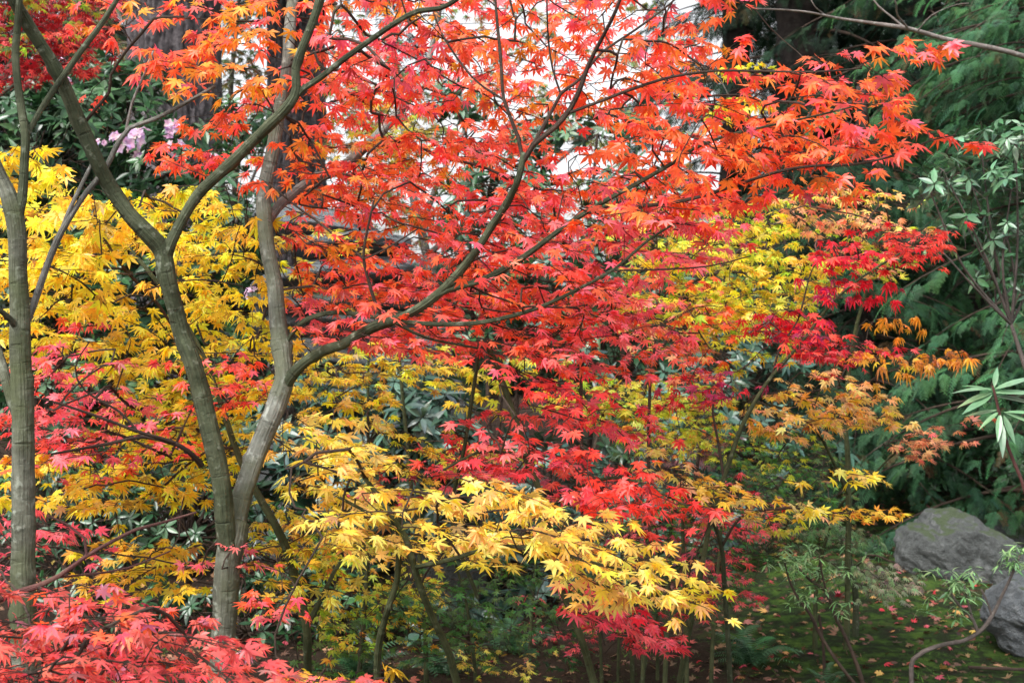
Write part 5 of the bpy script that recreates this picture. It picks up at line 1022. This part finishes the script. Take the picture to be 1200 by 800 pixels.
tj = Tree('birch_tree', 'thin pale leaved tree filling the gap between the two furrowed conifer trunks', 'tree', (*P(270, 640, 15)[:2], 0), None, M_GTWIG)
tj.stem('trunk', [(262, 560, 15, 12), (268, 400, 15, 11), (276, 250, 15, 9), (270, 120, 15, 7), (280, 0, 15, 5), (284, -80, 15, 4)], M_GTWIG, 9)
tj.stem('limb', [(274, 260, 15, 5), (300, 200, 15, 4), (330, 120, 15.2, 3), (390, 30, 15.4, 2)], M_GTWIG, 7)
tj.stem('limb', [(272, 180, 15, 5), (235, 120, 15, 4), (180, 60, 15.2, 3), (120, 0, 15.4, 2)], M_GTWIG, 7)
tj.grow([dict(poly=[(60, -20), (420, -20), (430, 200), (330, 320), (240, 320), (120, 160)], d=(14, 16.5), pal=[((.16, .20, .08), 3), ((.09, .14, .06), 3), ((.35, .24, .08), 2), ((.4, .16, .08), 1)], lai=.5, size=.14, az=20, azs=90, pitch=40, seed=1, len=.9, tmpl=MAPLE_FAR, k=2)]); tj.finish()

# ------------------------------------------------------------------ pieris-like small shrubs with whorled narrow leaves
def twiggy(name, label, stems, whorls, leaf, pal, seed, mat):
    rr = random.Random(seed)
    e = thing(name, label, 'shrub', tuple(P(*stems[0][0][:3])))
    for s in stems:
        a = np.array([[*P(p[0], p[1], p[2]), p[3] * .5 * p[2] / F] for p in s]); T = Tubes(); T.add(catmull(a, .03), 8, .15); T.build('stem', mat, e)
    lp, lt, lu, ls, lc = [], [], [], [], []
    for (px, py, d, k) in whorls:
        c = P(px, py, d); g = rr.uniform(.8, 1.2)
        for i in range(k):
            a = 6.283 * i / k + rr.gauss(0, .3); tip = norm(np.array([math.cos(a), math.sin(a), rr.gauss(-.05, .3)])); lp.append(c + np.array([0, 0, rr.uniform(-.02, .01)])); lt.append(tip); lu.append(norm(np.array([rr.gauss(0, .2), rr.gauss(0, .2), 1]))); ls.append(leaf * rr.uniform(.7, 1.1)); p_ = rr.choice(pal); lc.append([v * g for v in p_])
    LV = Leaves(); LV.add(NARROW, np.array(lp), np.array(lt), np.array(lu), np.array(ls), np.array(lc)); LV.build('foliage', M_EVER, e)
PG = [(.17, .32, .12), (.24, .40, .16), (.12, .25, .10)]
def wh(cx, cy, rx, ry, d, n, seed, k=8):
    rr = random.Random(seed); return [(cx + rr.gauss(0, rx), cy + rr.gauss(0, ry), d + rr.gauss(0, .12), k) for _ in range(n)]
twiggy('pieris_shrub', 'thin twiggy shrub with pale green leaf rosettes, right of the bottom centre',
       [[(1018, 830, 6.0, 5.6), (1008, 790, 6.0, 5), (995, 755, 6.0, 4.4), (978, 720, 6.0, 4), (970, 695, 6.0, 3.4), (950, 680, 6.0, 2.8), (935, 665, 6.0, 3)],
        [(1014, 815, 6.0, 4.4), (985, 780, 6.0, 3.8), (962, 745, 6.0, 4), (950, 720, 6.0, 3.6), (935, 700, 6.0, 3), (925, 680, 6.0, 2.6), (920, 660, 6.0, 2)],
        [(975, 712, 6.0, 3), (965, 680, 6.0, 2.4), (960, 650, 6.0, 2)], [(966, 800, 6.3, 4), (965, 760, 6.3, 3.6), (960, 720, 6.3, 3)]],
       wh(930, 655, 12, 10, 6.0, 9, 1) + wh(958, 645, 14, 8, 6.0, 8, 2) + wh(940, 690, 14, 7, 6.0, 5, 3) + wh(985, 710, 6, 8, 6.0, 4, 4) + wh(965, 665, 22, 9, 6.1, 14, 8) + wh(935, 660, 16, 10, 6.1, 12, 9) + wh(950, 700, 18, 8, 6.1, 8, 10), .055, PG, 3, M_TWIG)
twiggy('pieris_shrub', 'small shrub on a long curved bare stem beside the pale boulder',
       [[(1070, 815, 5.9, 6), (1068, 790, 5.9, 5.6), (1070, 772, 5.9, 5.6), (1082, 763, 5.9, 5.4), (1105, 755, 5.95, 5), (1130, 750, 6.0, 4.8), (1150, 738, 6.0, 5.5), (1162, 722, 6.0, 5), (1172, 702, 6.0, 4), (1185, 675, 6.0, 3.4), (1195, 650, 6.0, 2.6)],
        [(1146, 742, 6.0, 4), (1140, 725, 6.0, 3.5), (1125, 710, 6.0, 3), (1115, 695, 6.0, 2.6), (1108, 675, 6.0, 2)],
        [(1140, 726, 6.0, 3), (1133, 700, 6.0, 2.4), (1130, 685, 6.0, 2)], [(1163, 722, 6.0, 3), (1155, 700, 6.0, 2.4), (1150, 690, 6, 2)]],
       wh(1108, 668, 7, 3, 6.0, 3, 5) + wh(1135, 680, 10, 8, 6.0, 8, 6) + wh(1187, 655, 10, 9, 6.0, 16, 7) + wh(1125, 690, 12, 8, 6.0, 8, 11) + [(1090, 693, 6.0, 8), (1076, 711, 6.1, 7), (1086, 716, 6.1, 7), (1120, 722, 6.0, 6), (1126, 718, 6, 6)], .06, PG, 4, M_TWIGP)

# saplings: thin green stems standing in the middle at the bottom
for k, (x0, x1, d, wpx, top) in enumerate([(752, 758, 5.6, 6, 640), (778, 786, 5.5, 7, 620), (806, 800, 5.4, 7, 600), (770, 772, 6.4, 5, 650), (724, 728, 6.2, 4, 640), (832, 846, 6.0, 6, 610), (706, 700, 5.9, 5, 690), (620, 628, 6.4, 5, 640)]):
    desc = ['thin sapling stem left of the pair under the red tips', 'sturdier green sapling stem under the end of the gold spray', 'mossy sapling stem beside the single gold leaf', 'slim sapling stem set farther back between two sturdier ones',
            'slim sapling stem right of the rose red low spray', 'sapling stem at the left border of the open moss', 'short sapling stem below the rose red low spray', 'sapling stem amid blue green leaves under the golden arch'][k]
    s = Tree('sapling', desc, 'sapling', (*P(x0, 800, d)[:2], 0), 'sapling stems under the maples')
    yb = 400 + F * EYE / d + 5
    s.stem('stem', [(x0, yb, d, wpx), (x0 + (x1 - x0) * .4, (yb + top) / 2, d, wpx * .85), (x1, top, d, wpx * .6), (x1 + rnd.uniform(-14, 14), top - 60, d, wpx * .35)], M_STEM, 8)
    s.grow([dict(poly=ell(x1, top - 10 + rnd.uniform(-10, 30), 40, 28), d=(d - .25, d + .25), pal=[[(GRN, 2), (DUSK, 2), (ROSE, 1)], [(ROSE, 2), (GRN, 1)], [(GYEL, 2), (GRN, 2)], [(GRND, 2), (DUSK, 1)]][k % 4], lai=.45, size=.055, az=0, pitch=28, per=8)])
    s.finish()

# ------------------------------------------------------------------ ground cover: ferns, moss tufts, fallen leaves, stick
def ferns():
    specs = [(520, 700, 6.6, 'fern clump with fresh fronds under the golden arch'), (600, 720, 7.0, 'broad dark fern behind the rose red low spray'), (1010, 590, 9.6, 'low fern clump on the moss bank left of the dark boulder'), (1075, 590, 10.4, 'dark fern clump on the bank above the dark boulder'), (880, 740, 6.6, 'little fern at the left of the open moss'), (420, 740, 6.4, 'fern half hidden by the golden leaves at bottom left of centre'), (965, 785, 6.2, 'small feathery plant at the foot of the twiggy shrub')]
    for k, (px, py, d, lb) in enumerate(specs):
        x = P(px, py, d)[0]; z = gz(x, d); n = 26 if k != 6 else 12; a = rg.uniform(0, 6.28, n); el = rg.uniform(.15, 1.0, n)
        tip = np.stack([np.cos(a), np.sin(a), el], -1); pos = np.tile((x, d, z), (n, 1)) + rg.normal(0, .03, (n, 3)) * [1, 1, 0]
        L_ = Leaves(); L_.add(FERN, pos, norm(tip), np.tile((0, 0, 1.0), (n, 1)) + rg.normal(0, .1, (n, 3)), rg.uniform(.12, .28, n) * (1 if k != 6 else .6), np.tile((.035, .10, .04), (n, 1)) * rg.uniform(.7, 1.5, (n, 1)))
        o = L_.build('fern', M_EVER, None); tag(o, lb, 'fern', 'ferns on the moss')
ferns()
def scatter_ground(n, x0, x1, y0, y1):
    x = rg.uniform(x0, x1, n); y = y0 + (y1 - y0) * rg.random(n) ** 1.15
    return np.array([(a, b, ground_z(a, b) + (0.011 * mnoise.noise(Vector((a * 14, b * 14, 0))) + 0.02 * mnoise.noise(Vector((a * 5, b * 5, 7))) if 4 < b < 14 and -4 < a < 6 else 0)) for a, b in zip(x, y)])
p = scatter_ground(46000, -2.5, 4.6, 5.6, 12)
keep = np.array([mnoise.noise(Vector((q_[0] * 1.3, q_[1] * 1.3, 4))) + .35 * mnoise.noise(Vector((q_[0] * 6, q_[1] * 6, 1))) > -.15 for q_ in p]); p = p[keep]
n = len(p); LV = Leaves(); g_ = np.array([.6 + .9 * (mnoise.noise(Vector((q_[0] * 2, q_[1] * 2, 9))) + .5) for q_ in p])[:, None]
LV.add([blade_template()], p, norm(rg.normal(0, .55, (n, 3)) * [1, 1, .2] + [0, 0, 1]), norm(rg.normal(0, 1, (n, 3)) * [1, 1, .1]), rg.uniform(.015, .045, n), np.array([(.06, .125, .018)]) * g_ * .72 * rg.uniform(.5, 1.5, (n, 1)))
o = LV.build('moss_tufts', M_NEEDLE, None); tag(o, 'short green moss tufts covering the ground at bottom right', 'moss', kind='stuff')
p = scatter_ground(8000, -5, 7, 5.2, 17)
keep = np.array([mnoise.noise(Vector((q_[0] * 1.1, q_[1] * 1.1, 14))) + rg.uniform(-.5, .5) > -.02 for q_ in p]); p = p[keep]; n = len(p)
pal = np.array([(.62, .10, .14), (.55, .03, .05), (.60, .18, .12), (.60, .30, .10), (.50, .10, .08), (.30, .14, .10), (.62, .42, .10), (.50, .20, .16), (.20, .08, .05)])
c_ = pal[rg.integers(0, len(pal), n)] * rg.uniform(.35, 1.0, (n, 1))
LV = Leaves(); LV.add(MAPLE + MAPLE_CURLED + MAPLE_THIN, p + [0, 0, .012], norm(rg.normal(0, 1, (n, 3)) * [1, 1, .22]), norm(rg.normal(0, .38, (n, 3)) + [0, 0, 1]), rg.uniform(.028, .056, n), c_)
p = scatter_ground(11000, -5, 6, 5.0, 15); n = len(p)       # older, half rotted leaves and scraps among them
pal2 = np.array([(.16, .07, .04), (.10, .05, .03), (.22, .12, .07), (.30, .16, .08), (.07, .04, .025)])
LV.add(MAPLE_CURLED + MAPLE_THIN, p + [0, 0, .006], norm(rg.normal(0, 1, (n, 3)) * [1, 1, .3]), norm(rg.normal(0, .5, (n, 3)) + [0, 0, 1]), rg.uniform(.015, .05, n), pal2[rg.integers(0, 5, n)] * rg.uniform(.6, 1.3, (n, 1)))
o = LV.build('fallen_leaves', M_DRY, None); tag(o, 'fallen red, salmon and brown maple leaves scattered on the moss', 'fallen leaves', kind='stuff')
e = Tubes(); a = [(1135, 777, 6.5), (1150, 776, 6.5), (1175, 779, 6.5), (1200, 779, 6.5), (1240, 776, 6.5)]
e.add(catmull([[*P(x, y, d)[:2], gz(P(x, y, d)[0], d) + .02, .008] for x, y, d in a], .04), 8, .25)
o = e.build('fallen_stick', M_TWIG, None); tag(o, 'dark dead stick lying on the moss at the bottom right corner', 'stick')
# leaves lying on the dark boulder
for k, (px, py, d) in enumerate([(1040, 600, 0)][:0]): pass
